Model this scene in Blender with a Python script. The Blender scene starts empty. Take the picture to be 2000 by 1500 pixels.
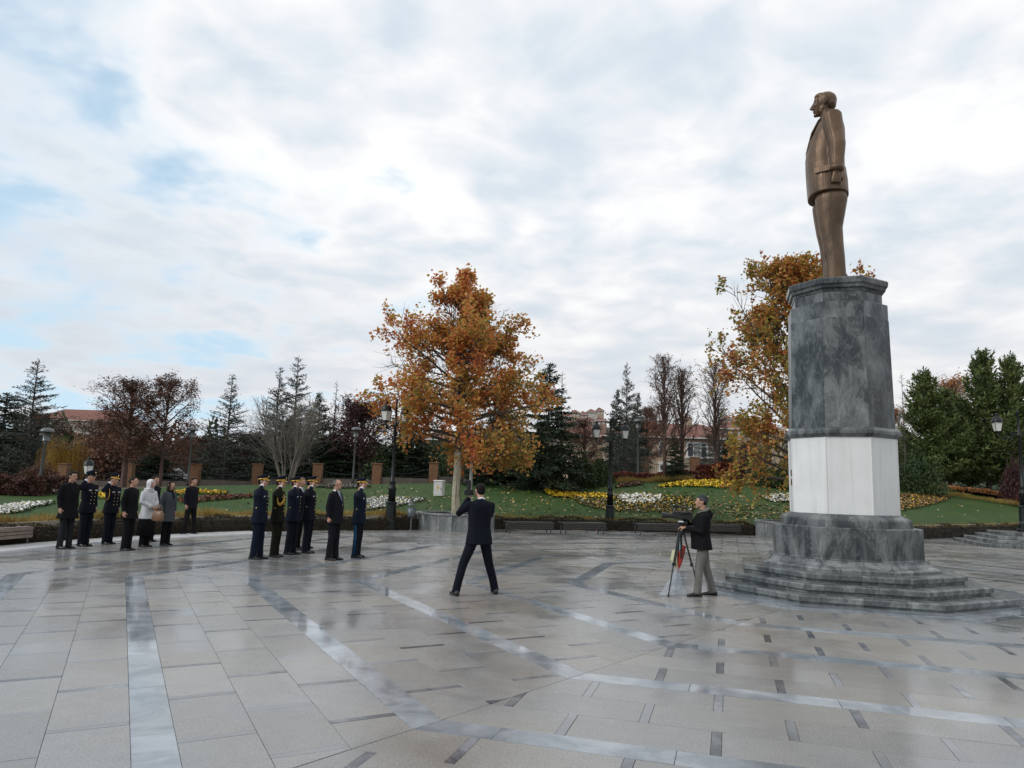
import bpy, bmesh, math, random
import numpy as np
from mathutils import Vector, Matrix

SC = bpy.context.scene
R_ = math.radians
PI = math.pi

# ------------------------------------------------------------------ camera
F_PX, ROLL, PITCH, EYE = 1400.0, 0.03, math.atan(201 / 1400.0), 1.75
CF = np.array([0, math.cos(PITCH), math.sin(PITCH)])
_u0 = np.array([0, -math.sin(PITCH), math.cos(PITCH)])
_r0 = np.array([1.0, 0, 0])
CR = math.cos(ROLL) * _r0 + math.sin(ROLL) * _u0
CU = -math.sin(ROLL) * _r0 + math.cos(ROLL) * _u0
cam_data = bpy.data.cameras.new('camera')
cam_data.sensor_width = 36.0
cam_data.lens = 36.0 * F_PX / 2000.0
cam_data.clip_start = 0.1
cam_data.clip_end = 3000
cam = bpy.data.objects.new('camera', cam_data)
SC.collection.objects.link(cam)
cam.matrix_world = Matrix(((CR[0], CU[0], -CF[0], 0), (CR[1], CU[1], -CF[1], 0), (CR[2], CU[2], -CF[2], EYE), (0, 0, 0, 1)))
SC.camera = cam
SC.view_settings.view_transform = 'Standard'
SC.view_settings.look = 'None'
SC.view_settings.exposure = 0.03
SC.view_settings.gamma = 1.0
SC.view_settings.use_curve_mapping = False

# ------------------------------------------------------------------ sky and sun
SUN_AZ = 205.0      # compass-like angle of the sun measured from +X, counter-clockwise
SUN_EL = 32.0
w = bpy.data.worlds.new('World')
SC.world = w
w.use_nodes = True
nt = w.node_tree
nt.nodes.clear()
def nn(t, typ, **kw):
    n = t.nodes.new(typ)
    for k, v in kw.items():
        setattr(n, k, v)
    return n
def lk(t, a, b): t.links.new(a, b)
def mth(t, op, a, b=None, c=None, clamp=False):
    n = t.nodes.new('ShaderNodeMath'); n.operation = op; n.use_clamp = clamp
    for i, v in enumerate((a, b, c)):
        if v is None: continue
        if isinstance(v, (int, float)): n.inputs[i].default_value = v
        else: t.links.new(v, n.inputs[i])
    return n.outputs[0]
def mix(t, f, a, b, blend='MIX'):
    n = t.nodes.new('ShaderNodeMix'); n.data_type = 'RGBA'; n.blend_type = blend
    for s, v in ((n.inputs[0], f), (n.inputs[6], a), (n.inputs[7], b)):
        if isinstance(v, (int, float)): s.default_value = v
        elif isinstance(v, tuple): s.default_value = (v[0], v[1], v[2], 1)
        else: t.links.new(v, s)
    return n.outputs[2]
def ramp(t, f, stops, interp='LINEAR'):
    n = t.nodes.new('ShaderNodeValToRGB'); n.color_ramp.interpolation = interp
    e = n.color_ramp.elements
    while len(e) > 1: e.remove(e[-1])
    for i, (p, c) in enumerate(stops):
        if isinstance(c, (int, float)): c = (c, c, c)
        if i == 0: e[0].position = p; e[0].color = (c[0], c[1], c[2], 1)
        else:
            x = e.new(p); x.color = (c[0], c[1], c[2], 1)
    t.links.new(f, n.inputs[0])
    return n.outputs[0]
def noise(t, vec, scale, detail=4, rough=.5, dist=0.0, out='Fac'):
    n = t.nodes.new('ShaderNodeTexNoise')
    n.inputs['Scale'].default_value = scale; n.inputs['Detail'].default_value = detail
    n.inputs['Roughness'].default_value = rough; n.inputs['Distortion'].default_value = dist
    if vec is not None: t.links.new(vec, n.inputs['Vector'])
    return n.outputs[out]

sky = nn(nt, 'ShaderNodeTexSky', sky_type='NISHITA', sun_disc=False, sun_elevation=R_(SUN_EL), sun_rotation=R_(90 - SUN_AZ), air_density=1.0, dust_density=1.5)
bg_sky = nn(nt, 'ShaderNodeBackground'); bg_sky.inputs[1].default_value = 0.15
lk(nt, sky.outputs[0], bg_sky.inputs[0])
tc = nn(nt, 'ShaderNodeTexCoord')
sep = nn(nt, 'ShaderNodeSeparateXYZ'); lk(nt, tc.outputs['Generated'], sep.inputs[0])
zc = mth(nt, 'MAXIMUM', sep.outputs[2], 0.0)
zd = mth(nt, 'ADD', zc, 0.16)
comb = nn(nt, 'ShaderNodeCombineXYZ')
lk(nt, mth(nt, 'DIVIDE', sep.outputs[0], zd), comb.inputs[0])
lk(nt, mth(nt, 'DIVIDE', sep.outputs[1], zd), comb.inputs[1])
comb.inputs[2].default_value = 3.7
P = comb.outputs[0]
n_big = noise(nt, P, 0.85, 3, .5, .3)
n_mid = noise(nt, P, 2.1, 4, .5, .25)
n_fine = noise(nt, P, 5.0, 4, .5, .3)
# gaps of blue open towards the left of the view
left = mth(nt, 'MULTIPLY_ADD', sep.outputs[0], -1.0, 0.0)
gap_b = mth(nt, 'MULTIPLY_ADD', n_mid, 1.0, mth(nt, 'MULTIPLY_ADD', n_fine, 0.55, mth(nt, 'MULTIPLY', left, 0.50)))
gapm = nn(nt, 'ShaderNodeMapRange'); gapm.interpolation_type = 'SMOOTHSTEP'
gapm.inputs[1].default_value = 0.93; gapm.inputs[2].default_value = 1.20
lk(nt, gap_b, gapm.inputs[0])
cl = mth(nt, 'MULTIPLY_ADD', n_big, 0.36, mth(nt, 'MULTIPLY_ADD', n_mid, 0.42, mth(nt, 'MULTIPLY', n_fine, 0.34)))
ccol = ramp(nt, cl, [(0.40, (.58, .68, .80)), (0.50, (.71, .785, .86)), (0.575, (.89, .91, .94)), (0.65, (1.06, 1.06, 1.05))])
# thin milky veil towards the horizon
hz = ramp(nt, zc, [(0.0, .75), (.12, .55), (.35, 0.0)])
ccol = mix(nt, hz, ccol, (.74, .745, .765))
gapfade = ramp(nt, zc, [(.02, 0.0), (.16, .22), (.6, .45)])
ccol = mix(nt, gapm.outputs[0], ccol, (.60, .81, .97))
bg_cl = nn(nt, 'ShaderNodeBackground'); lk(nt, ccol, bg_cl.inputs[0]); bg_cl.inputs[1].default_value = 1.0
mixs = nn(nt, 'ShaderNodeMixShader')
lk(nt, mth(nt, 'MULTIPLY', gapm.outputs[0], gapfade), mixs.inputs[0])
lk(nt, bg_cl.outputs[0], mixs.inputs[1]); lk(nt, bg_sky.outputs[0], mixs.inputs[2])
wo = nn(nt, 'ShaderNodeOutputWorld'); lk(nt, mixs.outputs[0], wo.inputs[0])

sd = bpy.data.lights.new('sun', 'SUN'); sd.energy = 1.25; sd.angle = R_(12); sd.color = (1, .95, .88)
sun = bpy.data.objects.new('sun', sd); SC.collection.objects.link(sun)
_a, _e = R_(SUN_AZ), R_(SUN_EL)
sun.rotation_euler = Vector((math.cos(_a) * math.cos(_e), math.sin(_a) * math.cos(_e), math.sin(_e))).to_track_quat('Z', 'Y').to_euler()

# ------------------------------------------------------------------ helpers
COL = SC.collection
def gp(px, py, z=0.0):
    d = CF * F_PX + CR * (px - 1000) + CU * (750 - py)
    t = (z - EYE) / d[2]
    return Vector((d[0] * t, d[1] * t, z))
def at(px, py, Y):
    d = CF * F_PX + CR * (px - 1000) + CU * (750 - py)
    t = Y / d[1]
    return Vector((d[0] * t, Y, EYE + d[2] * t))

def tag(o, label=None, cat=None, group=None, kind=None):
    if label: o['label'] = label
    if cat: o['category'] = cat
    if group: o['group'] = group
    if kind: o['kind'] = kind
    return o
def empty(name, loc=(0, 0, 0), rz=0.0, parent=None):
    o = bpy.data.objects.new(name, None); COL.objects.link(o)
    o.location = loc; o.rotation_euler = (0, 0, rz); o.empty_display_size = .2
    if parent: o.parent = parent
    return o
def link(name, me, parent=None, loc=None, rz=None):
    o = bpy.data.objects.new(name, me); COL.objects.link(o)
    if parent: o.parent = parent
    if loc is not None: o.location = loc
    if rz is not None: o.rotation_euler = (0, 0, rz)
    return o
def np_mesh(name, V, Fs, mats, fm=None, smooth=False, colors=None):
    """V (n,3), Fs (m,k) array of equal-size faces"""
    V = np.asarray(V, np.float32); Fs = np.asarray(Fs, np.int32)
    me = bpy.data.meshes.new(name)
    m, k = Fs.shape
    me.vertices.add(len(V)); me.vertices.foreach_set('co', V.ravel())
    me.loops.add(m * k); me.loops.foreach_set('vertex_index', Fs.ravel())
    me.polygons.add(m)
    me.polygons.foreach_set('loop_start', np.arange(m, dtype=np.int32) * k)
    me.polygons.foreach_set('loop_total', np.full(m, k, np.int32))
    for mt in (mats if isinstance(mats, (list, tuple)) else [mats]): me.materials.append(mt)
    if fm is not None: me.polygons.foreach_set('material_index', np.asarray(fm, np.int32))
    if smooth: me.polygons.foreach_set('use_smooth', np.ones(m, bool))
    me.update(calc_edges=True)
    if colors is not None:
        at_ = me.attributes.new('rnd', 'FLOAT', 'FACE'); at_.data.foreach_set('value', np.asarray(colors, np.float32))
    me.validate()
    return me

class MB:
    def __init__(s): s.v = []; s.f = []; s.m = []; s.cur = 0
    def add(s, vs, fs):
        o = len(s.v); s.v.extend([tuple(map(float, v)) for v in vs])
        for f in fs: s.f.append(tuple(i + o for i in f)); s.m.append(s.cur)
        return s
    def box(s, c, size, rz=0.0, taper=1.0, bev=0.0):
        cx, cy, cz = c; x, y, z = size[0] / 2, size[1] / 2, size[2] / 2
        ca, sa = math.cos(rz), math.sin(rz); vs = []
        def ringv(zz, k, inset):
            r = []
            b = inset
            for px, py in ((-x, -y), (x, -y), (x, y), (-x, y)):
                px = (abs(px) * k - b) * (1 if px > 0 else -1); py = (abs(py) * k - b) * (1 if py > 0 else -1)
                r.append((cx + px * ca - py * sa, cy + px * sa + py * ca, cz + zz))
            return r
        if bev > 0:
            rings = [ringv(-z, 1, bev), ringv(-z + bev, 1, 0), ringv(z - bev, taper, 0), ringv(z, taper, bev)]
        else: rings = [ringv(-z, 1, 0), ringv(z, taper, 0)]
        return s.rings(rings)
    def rings(s, rings, caps=True, closed=True):
        n = len(rings[0]); vs = [p for r in rings for p in r]; fs = []
        for i in range(len(rings) - 1):
            for j in range(n if closed else n - 1):
                a = i * n + j; b = i * n + (j + 1) % n
                fs.append((a, b, b + n, a + n))
        if caps:
            fs.append(tuple(range(n - 1, -1, -1))); k = (len(rings) - 1) * n
            fs.append(tuple(range(k, k + n)))
        return s.add(vs, fs)
    def prism(s, poly, z0, z1, bev=0.0):
        n = len(poly)
        if bev > 0:
            cx = sum(p[0] for p in poly) / n; cy = sum(p[1] for p in poly) / n
            q = []
            for x, y in poly:
                d = math.hypot(x - cx, y - cy) or 1; q.append((x - (x - cx) / d * bev * 1.4, y - (y - cy) / d * bev * 1.4))
            return s.rings([[(x, y, z0) for x, y in poly], [(x, y, z1 - bev) for x, y in poly], [(x, y, z1) for x, y in q]])
        return s.rings([[(x, y, z0) for x, y in poly], [(x, y, z1) for x, y in poly]])
    def lathe(s, prof, n=16, c=(0, 0, 0), ph=0.0):
        rr = []
        for r, z in prof:
            rr.append([(c[0] + r * math.cos(ph + 2 * PI * k / n), c[1] + r * math.sin(ph + 2 * PI * k / n), c[2] + z) for k in range(n)])
        return s.rings(rr)
    def tube(s, pts, rad, n=8, ell=None, up=None):
        pts = [Vector(p) for p in pts]
        if isinstance(rad, (int, float)): rad = [rad] * len(pts)
        rr = []; ref = None
        for i, p in enumerate(pts):
            t = (pts[min(i + 1, len(pts) - 1)] - pts[max(i - 1, 0)])
            if t.length < 1e-9: t = Vector((0, 0, 1))
            t.normalize()
            if ref is None:
                ref = Vector(up) if up is not None else (Vector((1, 0, 0)) if abs(t.x) < .8 else Vector((0, 1, 0)))
            a = (ref - t * ref.dot(t))
            if a.length < 1e-5: a = t.orthogonal()
            a.normalize(); b = t.cross(a); ref = a
            rx, ry = (rad[i] if isinstance(rad[i], tuple) else (rad[i], rad[i] * (ell or 1)))
            rr.append([tuple(p + a * (rx * math.cos(2 * PI * k / n)) + b * (ry * math.sin(2 * PI * k / n))) for k in range(n)])
        return s.rings(rr)
    def ball(s, c, r, n=12, m=8):
        rx, ry, rz = (r, r, r) if isinstance(r, (int, float)) else r
        rr = []
        for i in range(m + 1):
            a = -PI / 2 + PI * (i + .0) / m
            k = max(math.cos(a), .02)
            rr.append([(c[0] + rx * k * math.cos(2 * PI * j / n), c[1] + ry * k * math.sin(2 * PI * j / n), c[2] + rz * math.sin(a)) for j in range(n)])
        return s.rings(rr)
    def mesh(s, name, mats, smooth=False):
        me = bpy.data.meshes.new(name); me.from_pydata(s.v, [], s.f)
        for mt in (mats if isinstance(mats, (list, tuple)) else [mats]): me.materials.append(mt)
        if any(s.m): me.polygons.foreach_set('material_index', s.m)
        if smooth: me.polygons.foreach_set('use_smooth', [True] * len(me.polygons))
        me.update(); return me
    def build(s, name, mats, parent=None, smooth=False, loc=None, rz=None):
        return link(name, s.mesh(name, mats, smooth), parent, loc, rz)

# ------------------------------------------------------------------ materials
def bsdf(name, col=(.5, .5, .5), rough=.6, metal=0.0, spec=.5):
    m = bpy.data.materials.new(name); m.use_nodes = True
    t = m.node_tree; b = t.nodes['Principled BSDF']
    b.inputs['Base Color'].default_value = (*col, 1); b.inputs['Roughness'].default_value = rough
    b.inputs['Metallic'].default_value = metal; b.inputs['Specular IOR Level'].default_value = spec
    return m, t, b
def bump(t, b, h, strength=.3, dist=.01):
    n = t.nodes.new('ShaderNodeBump'); n.inputs['Strength'].default_value = strength; n.inputs['Distance'].default_value = dist
    t.links.new(h, n.inputs['Height']); t.links.new(n.outputs[0], b.inputs['Normal'])
def objco(t): return t.nodes.new('ShaderNodeTexCoord').outputs['Object']
def worldco(t): return t.nodes.new('ShaderNodeNewGeometry').outputs['Position']
def simple(name, col, rough=.6, metal=0.0, var=.18, scale=6.0, bmp=.0, spec=.5):
    m, t, b = bsdf(name, col, rough, metal, spec)
    c = objco(t); n = noise(t, c, scale, 5, .6)
    f = ramp(t, n, [(.3, 1 - var), (.7, 1 + var)])
    lk(t, mix(t, 1.0, tuple(col), f, 'MULTIPLY'), b.inputs['Base Color'])
    if bmp: bump(t, b, noise(t, c, scale * 4, 4, .6), bmp, .02)
    return m
def leafmat(name, stops, rough=.6, nscale=.8, nw=.55, trans=0.25):
    """per-leaf colour: random value of each leaf mixed with a slow drift through the crown"""
    m, t, b = bsdf(name, (.2, .2, .1), rough, 0, .3)
    a = t.nodes.new('ShaderNodeAttribute'); a.attribute_name = 'rnd'
    n = noise(t, objco(t), nscale, 2, .5)
    nm = t.nodes.new('ShaderNodeMapRange'); nm.inputs[1].default_value = .3; nm.inputs[2].default_value = .7
    lk(t, n, nm.inputs[0])
    f = mth(t, 'ADD', mth(t, 'MULTIPLY', a.outputs['Fac'], 1 - nw), mth(t, 'MULTIPLY', nm.outputs[0], nw))
    c = ramp(t, f, stops)
    lk(t, c, b.inputs['Base Color'])
    if trans:
        tr = t.nodes.new('ShaderNodeBsdfTranslucent'); lk(t, c, tr.inputs[0])
        mx = t.nodes.new('ShaderNodeMixShader'); mx.inputs[0].default_value = trans
        lk(t, b.outputs[0], mx.inputs[1]); lk(t, tr.outputs[0], mx.inputs[2])
        lk(t, mx.outputs[0], t.nodes['Material Output'].inputs[0])
    return m

def stone_rand(t):
    oi = t.nodes.new('ShaderNodeObjectInfo'); g = t.nodes.new('ShaderNodeNewGeometry')
    return mth(t, 'FRACT', mth(t, 'ADD', oi.outputs['Random'], g.outputs['Random Per Island']))

def wet_rough(t, dry, wet):
    """film of rain: broad patches stand wetter than others"""
    wp = worldco(t)
    mp = t.nodes.new('ShaderNodeMapping'); mp.inputs['Scale'].default_value = (1, 1, 0); lk(t, wp, mp.inputs[0])
    n = noise(t, mp.outputs[0], .42, 4, .55, .6)
    n2 = noise(t, mp.outputs[0], 1.9, 3, .5)
    f = mth(t, 'ADD', mth(t, 'MULTIPLY', n, .75), mth(t, 'MULTIPLY', n2, .25))
    mr = t.nodes.new('ShaderNodeMapRange'); mr.interpolation_type = 'SMOOTHSTEP'
    mr.inputs[1].default_value = .45; mr.inputs[2].default_value = .60
    mr.inputs[3].default_value = dry; mr.inputs[4].default_value = wet
    lk(t, f, mr.inputs[0])
    wetf = t.nodes.new('ShaderNodeMapRange'); wetf.interpolation_type = 'SMOOTHSTEP'
    wetf.inputs[1].default_value = .46; wetf.inputs[2].default_value = .62
    lk(t, f, wetf.inputs[0])
    return mr.outputs[0], wetf.outputs[0], mp.outputs[0]

def granite_mat(name, base, dark, dry=.34, wet=.10):
    m, t, b = bsdf(name, base, .3)
    r = stone_rand(t); rg, wf, wp = wet_rough(t, dry, wet)
    sp = noise(t, wp, 62, 3, .75); sp2 = noise(t, wp, 7, 4, .6); drift = noise(t, wp, .35, 3, .5)
    c = mix(t, ramp(t, sp, [(.40, 0), (.56, 1)]), dark, base)
    c = mix(t, 1.0, c, ramp(t, r, [(0, .90), (1, 1.08)]), 'MULTIPLY')
    c = mix(t, 1.0, c, ramp(t, sp2, [(.3, .93), (.7, 1.05)]), 'MULTIPLY')
    c = mix(t, 1.0, c, ramp(t, drift, [(.35, (.92, .95, 1.0)), (.65, (1.06, 1.0, .93))]), 'MULTIPLY')
    c = mix(t, wf, c, mix(t, 1.0, c, (.87, .87, .875), 'MULTIPLY'))
    lk(t, c, b.inputs['Base Color']); lk(t, rg, b.inputs['Roughness'])
    b.inputs['IOR'].default_value = 1.45
    rel = mth(t, 'MULTIPLY', sp, mth(t, 'SUBTRACT', 1.0, mth(t, 'MULTIPLY', wf, .8)))
    bump(t, b, rel, .25, .003)
    return m
def marble_mat(name, lo, hi, dry=.25, wet=.06, vein=.5, world=True, nscale=1.0, rough=None):
    m, t, b = bsdf(name, lo, .3)
    r = stone_rand(t)
    co = worldco(t)
    add = t.nodes.new('ShaderNodeVectorMath'); add.operation = 'ADD'; lk(t, co, add.inputs[0])
    cb = t.nodes.new('ShaderNodeCombineXYZ'); lk(t, mth(t, 'MULTIPLY', r, 13.0), cb.inputs[0]); lk(t, mth(t, 'MULTIPLY', r, 7.0), cb.inputs[2])
    lk(t, cb.outputs[0], add.inputs[1])
    mpp = t.nodes.new('ShaderNodeMapping'); mpp.inputs['Rotation'].default_value = (.5, .6, .4); mpp.inputs['Scale'].default_value = (1, 1, .45); lk(t, add.outputs[0], mpp.inputs[0])
    n1 = noise(t, mpp.outputs[0], 1.9 * nscale, 9, .62, .55); n2 = noise(t, mpp.outputs[0], 4 * nscale, 7, .6, .8)
    c = mix(t, ramp(t, n1, [(.40, 0), (.48, .18), (.53, .50), (.57, .58), (.66, 1)]), lo, hi)
    vv = mth(t, 'ABSOLUTE', mth(t, 'SUBTRACT', n2, .5))
    vm = ramp(t, vv, [(0.0, vein), (.012, vein * .5), (.03, 0)])
    c = mix(t, vm, c, (.62, .66, .68))
    c = mix(t, 1.0, c, ramp(t, r, [(0, .8), (1, 1.15)]), 'MULTIPLY')
    lk(t, c, b.inputs['Base Color']); b.inputs['Specular IOR Level'].default_value = .5 if rough is None else .38
    if rough is None:
        rg, wf, wp = wet_rough(t, dry, wet); lk(t, rg, b.inputs['Roughness'])
    else:
        b.inputs['Roughness'].default_value = rough
        bump(t, b, n2, .03, .01)
    return m

M = {}
M['granite'] = granite_mat('paving_granite', (.305, .298, .284), (.215, .211, .203), .28, .14)
M['insert'] = marble_mat('dark_marble_insert', (.06, .066, .078), (.23, .24, .26), .22, .09, .08)
def insert_tone():
    m = M['insert']; t = m.node_tree; b = t.nodes['Principled BSDF']; c = b.inputs['Base Color'].links[0].from_socket
    lk(t, mix(t, ramp(t, mth(t, 'FRACT', mth(t, 'MULTIPLY', stone_rand(t), 7.3)), [(.50, 0), (.62, .55), (.8, .85)]), c, (.225, .23, .235)), b.inputs['Base Color'])
insert_tone()
M['band'] = marble_mat('grey_blue_marble', (.19, .215, .24), (.36, .39, .42), .11, .05, .05)
M['grout'] = simple('grout', (.20, .195, .185), .6, var=.2, scale=3)
M['ped'] = marble_mat('pedestal_marble', (.032, .037, .040), (.185, .197, .196), vein=.12, nscale=1.4, rough=.34)
M['step'] = marble_mat('step_marble', (.07, .076, .078), (.235, .247, .246), vein=.10, nscale=2.0, rough=.26)
M['white'] = simple('white_cladding', (.70, .70, .69), .35, var=.05, scale=2.0)
def cladding_mat():
    m, t, b = bsdf('white_cladding', (.70, .70, .69), .38); co = objco(t)
    mp = t.nodes.new('ShaderNodeMapping'); mp.inputs['Scale'].default_value = (7, 7, .35); lk(t, co, mp.inputs[0])
    st = noise(t, mp.outputs[0], 1.6, 5, .6); pt_ = noise(t, co, 2.2, 5, .6)
    c = mix(t, ramp(t, st, [(.50, 0), (.72, .35)]), (.72, .72, .71), (.50, .49, .46))
    lk(t, mix(t, 1.0, c, ramp(t, pt_, [(.3, .93), (.7, 1.03)]), 'MULTIPLY'), b.inputs['Base Color']); return m
M['white'] = cladding_mat()
# ------------------------------------------------------------------ plaza
CX, CY, TH0 = 6.56, 14.244, R_(-174.39)        # centre of the octagonal paving and of the pedestal
RP = 17.6
def RE(a): return float(np.interp(a, [70, 97, 130, 145, 165, 200], [17.4, 17.5, 17.4, 18.45, 18.75, 18.75]))
def outline():
    pts = []
    a = 70.0
    for p in ((60, 45), (44, 50), (27.5, 39.2), (18.3, 32.3)): pts.append(p)
    while a <= 200.01:
        pts.append((CX + RE(a) * math.cos(R_(a)), CY + RE(a) * math.sin(R_(a)))); a += 2.5
    pts += [(-14, 0), (-16, -25), (60, -25)]
    return np.array(pts)
OUT = outline()
def sdist(X, Y):
    """signed distance to the plaza's edge, positive outside"""
    X = np.atleast_1d(np.asarray(X, float)); Y = np.atleast_1d(np.asarray(Y, float))
    d = np.full(X.shape, 1e9); ins = np.zeros(X.shape, bool); n = len(OUT)
    for i in range(n):
        x0, y0 = OUT[i]; x1, y1 = OUT[(i + 1) % n]
        ex, ey = x1 - x0, y1 - y0; L = ex * ex + ey * ey
        t = np.clip(((X - x0) * ex + (Y - y0) * ey) / L, 0, 1)
        d = np.minimum(d, np.hypot(X - x0 - t * ex, Y - y0 - t * ey))
        c = ((y0 > Y) != (y1 > Y)) & (X < (x1 - x0) * (Y - y0) / (y1 - y0 + 1e-12) + x0)
        ins ^= c
    return np.where(ins, -d, d)

plaza = empty('plaza', (0, 0, 0)); tag(plaza, kind='structure')
base = MB(); base.prism([tuple(p) for p in OUT], -.35, -.012)
base.build('plaza_bed', M['grout'], plaza)
T8 = math.tan(PI / 8)
def clip(poly, a, b, c):     # keep a*x+b*y<=c
    out = []
    for i in range(len(poly)):
        p, q = poly[i], poly[(i + 1) % len(poly)]
        dp = a * p[0] + b * p[1] - c; dq = a * q[0] + b * q[1] - c
        if dp <= 0: out.append(p)
        if (dp < 0 < dq) or (dq < 0 < dp):
            k = dp / (dp - dq); out.append((p[0] + (q[0] - p[0]) * k, p[1] + (q[1] - p[1]) * k))
    return out
pieces = []       # (kind, poly in world, centre)
rng = random.Random(5)
G = .0013
def add_piece(kind, sec, t0, t1, d0, d1):
    poly = [(t0 + G, d0 + G), (t1 - G, d0 + G), (t1 - G, d1 - G), (t0 + G, d1 - G)]
    full = True
    n0 = len(poly)
    p2 = clip(clip(poly, 1, -T8, -.005), -1, -T8, -.005)
    if len(p2) < 3: return
    ar = abs(sum(p2[i][0] * p2[(i + 1) % len(p2)][1] - p2[(i + 1) % len(p2)][0] * p2[i][1] for i in range(len(p2)))) / 2
    if ar < .004: return
    full = ar > .999 * (t1 - t0 - 2 * G) * (d1 - d0 - 2 * G)
    a = TH0 + PI / 8 + sec * PI / 4
    na, ta = (math.cos(a), math.sin(a)), (-math.sin(a), math.cos(a))
    wp = [(CX + na[0] * d + ta[0] * t, CY + na[1] * d + ta[1] * t) for t, d in p2]
    cx = sum(p[0] for p in wp) / len(wp); cy = sum(p[1] for p in wp) / len(wp)
    pieces.append([kind, wp, cx, cy, full, (t1 - t0, d1 - d0), a, ar])
for sec in range(8):
    per, ph = (1.08, -.12) if sec == 1 else (1.05, .25)
    for k in range(-3, 12):
        b = 8.40 + 1.805 * k
        L = 1.25; tm = T8 * (b + .28)
        j = -int(tm / L) - 1
        while j * L < tm:
            add_piece('marble_band', sec, j * L, (j + 1) * L, b, b + .275); j += 1
        for c in range(3):
            d0 = b + .275 + .51 * c; d1 = d0 + .51
            odd = (k * 3 + c) % 2
            tm = T8 * d1; j = -int(tm / per) - 2
            while j * per < tm + 1:
                t = ph + j * per + (per / 2 if odd else 0)
                iw = .072
                add_piece('marble_insert', sec, t, t + iw, d0, d1)
                add_piece('paving_slab', sec, t + iw, t + per, d0, d1); j += 1
for sec in range(8):        # collar of marble round the steps
    for j in range(-2, 2): add_piece('marble_band', sec, j * .7, (j + 1) * .7, 2.50, 2.985)
pc = np.array([[p[2], p[3]] for p in pieces])
sd_ = sdist(pc[:, 0], pc[:, 1]); rad = np.hypot(pc[:, 0] - CX, pc[:, 1] - CY)
keep = (sd_ < -.03)
pieces = [p for p, k in zip(pieces, keep) if k]
def in_view(p):
    d = Vector((p[2], p[3], -EYE)); z = d.x * CF[0] + d.y * CF[1] + d.z * CF[2]
    if z < .5: return 0
    x = 1000 + F_PX * (d.x * CR[0] + d.y * CR[1] + d.z * CR[2]) / z; y = 750 - F_PX * (d.x * CU[0] + d.y * CU[1] + d.z * CU[2]) / z
    if -40 < x < 2040 and y < 1560: return p[7] * EYE / (d.length ** 3)
    return 0
shared = {}
PMAT = {'paving_slab': M['granite'], 'marble_insert': M['insert'], 'marble_band': M['band']}
for kind in ('paving_slab', 'marble_insert', 'marble_band'):
    L = [(in_view(p), i, p) for i, p in enumerate(pieces) if p[0] == kind]
    L.sort(key=lambda q: -q[0])
    rest = MB()
    for n, (v, i, p) in enumerate(L):
        dz = rng.uniform(-.0012, .0012)
        if n < 290 and v > 0:
            key = (kind, round(p[5][0], 3), round(p[5][1], 3))
            if p[4]:
                if key not in shared:
                    mb = MB(); x, y = p[5][0] / 2 - G, p[5][1] / 2 - G
                    mb.prism([(-x, -y), (x, -y), (x, y), (-x, y)], -.012, 0, .002); shared[key] = mb.mesh(kind, PMAT[kind])
                o = link(kind, shared[key], plaza, (p[2], p[3], dz), p[6] + PI / 2)
            else:
                mb = MB(); mb.prism([(x - p[2], y - p[3]) for x, y in p[1]], -.012, 0, .002)
                o = mb.build(kind, PMAT[kind], plaza, loc=(p[2], p[3], dz))
            o.rotation_euler.x = rng.uniform(-.0011, .0011); o.rotation_euler.y = rng.uniform(-.0011, .0011)
        else:
            if rad.size and math.hypot(p[2] - CX, p[3] - CY) > 24 and v == 0: continue
            tx, ty = rng.uniform(-.0011, .0011), rng.uniform(-.0011, .0011)
            top = [(x, y, dz + (x - p[2]) * tx + (y - p[3]) * ty) for x, y in p[1]]
            q = len(top); bot = [(x, y, -.012) for x, y in p[1]]
            rest.add(bot + top, [tuple(range(q, 2 * q))] + [(a, (a + 1) % q, q + (a + 1) % q, q + a) for a in range(q)])
    tag(rest.build(kind, PMAT[kind], plaza), kind='stuff')

# sky glare along the left edge of the plaza, painted as a near-white strip
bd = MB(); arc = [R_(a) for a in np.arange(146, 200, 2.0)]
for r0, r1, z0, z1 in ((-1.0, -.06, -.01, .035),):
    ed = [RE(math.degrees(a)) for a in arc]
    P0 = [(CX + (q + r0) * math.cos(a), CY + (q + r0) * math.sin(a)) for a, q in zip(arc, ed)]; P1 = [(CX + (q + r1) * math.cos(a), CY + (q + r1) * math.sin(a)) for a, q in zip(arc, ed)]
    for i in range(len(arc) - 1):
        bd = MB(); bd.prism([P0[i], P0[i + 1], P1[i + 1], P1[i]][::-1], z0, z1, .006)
        bd.build('border_stone', simple('pale_border_stone', (.80, .80, .80), .2, var=.04) if 'pale_border_stone' not in bpy.data.materials else bpy.data.materials['pale_border_stone'], plaza)

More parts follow.
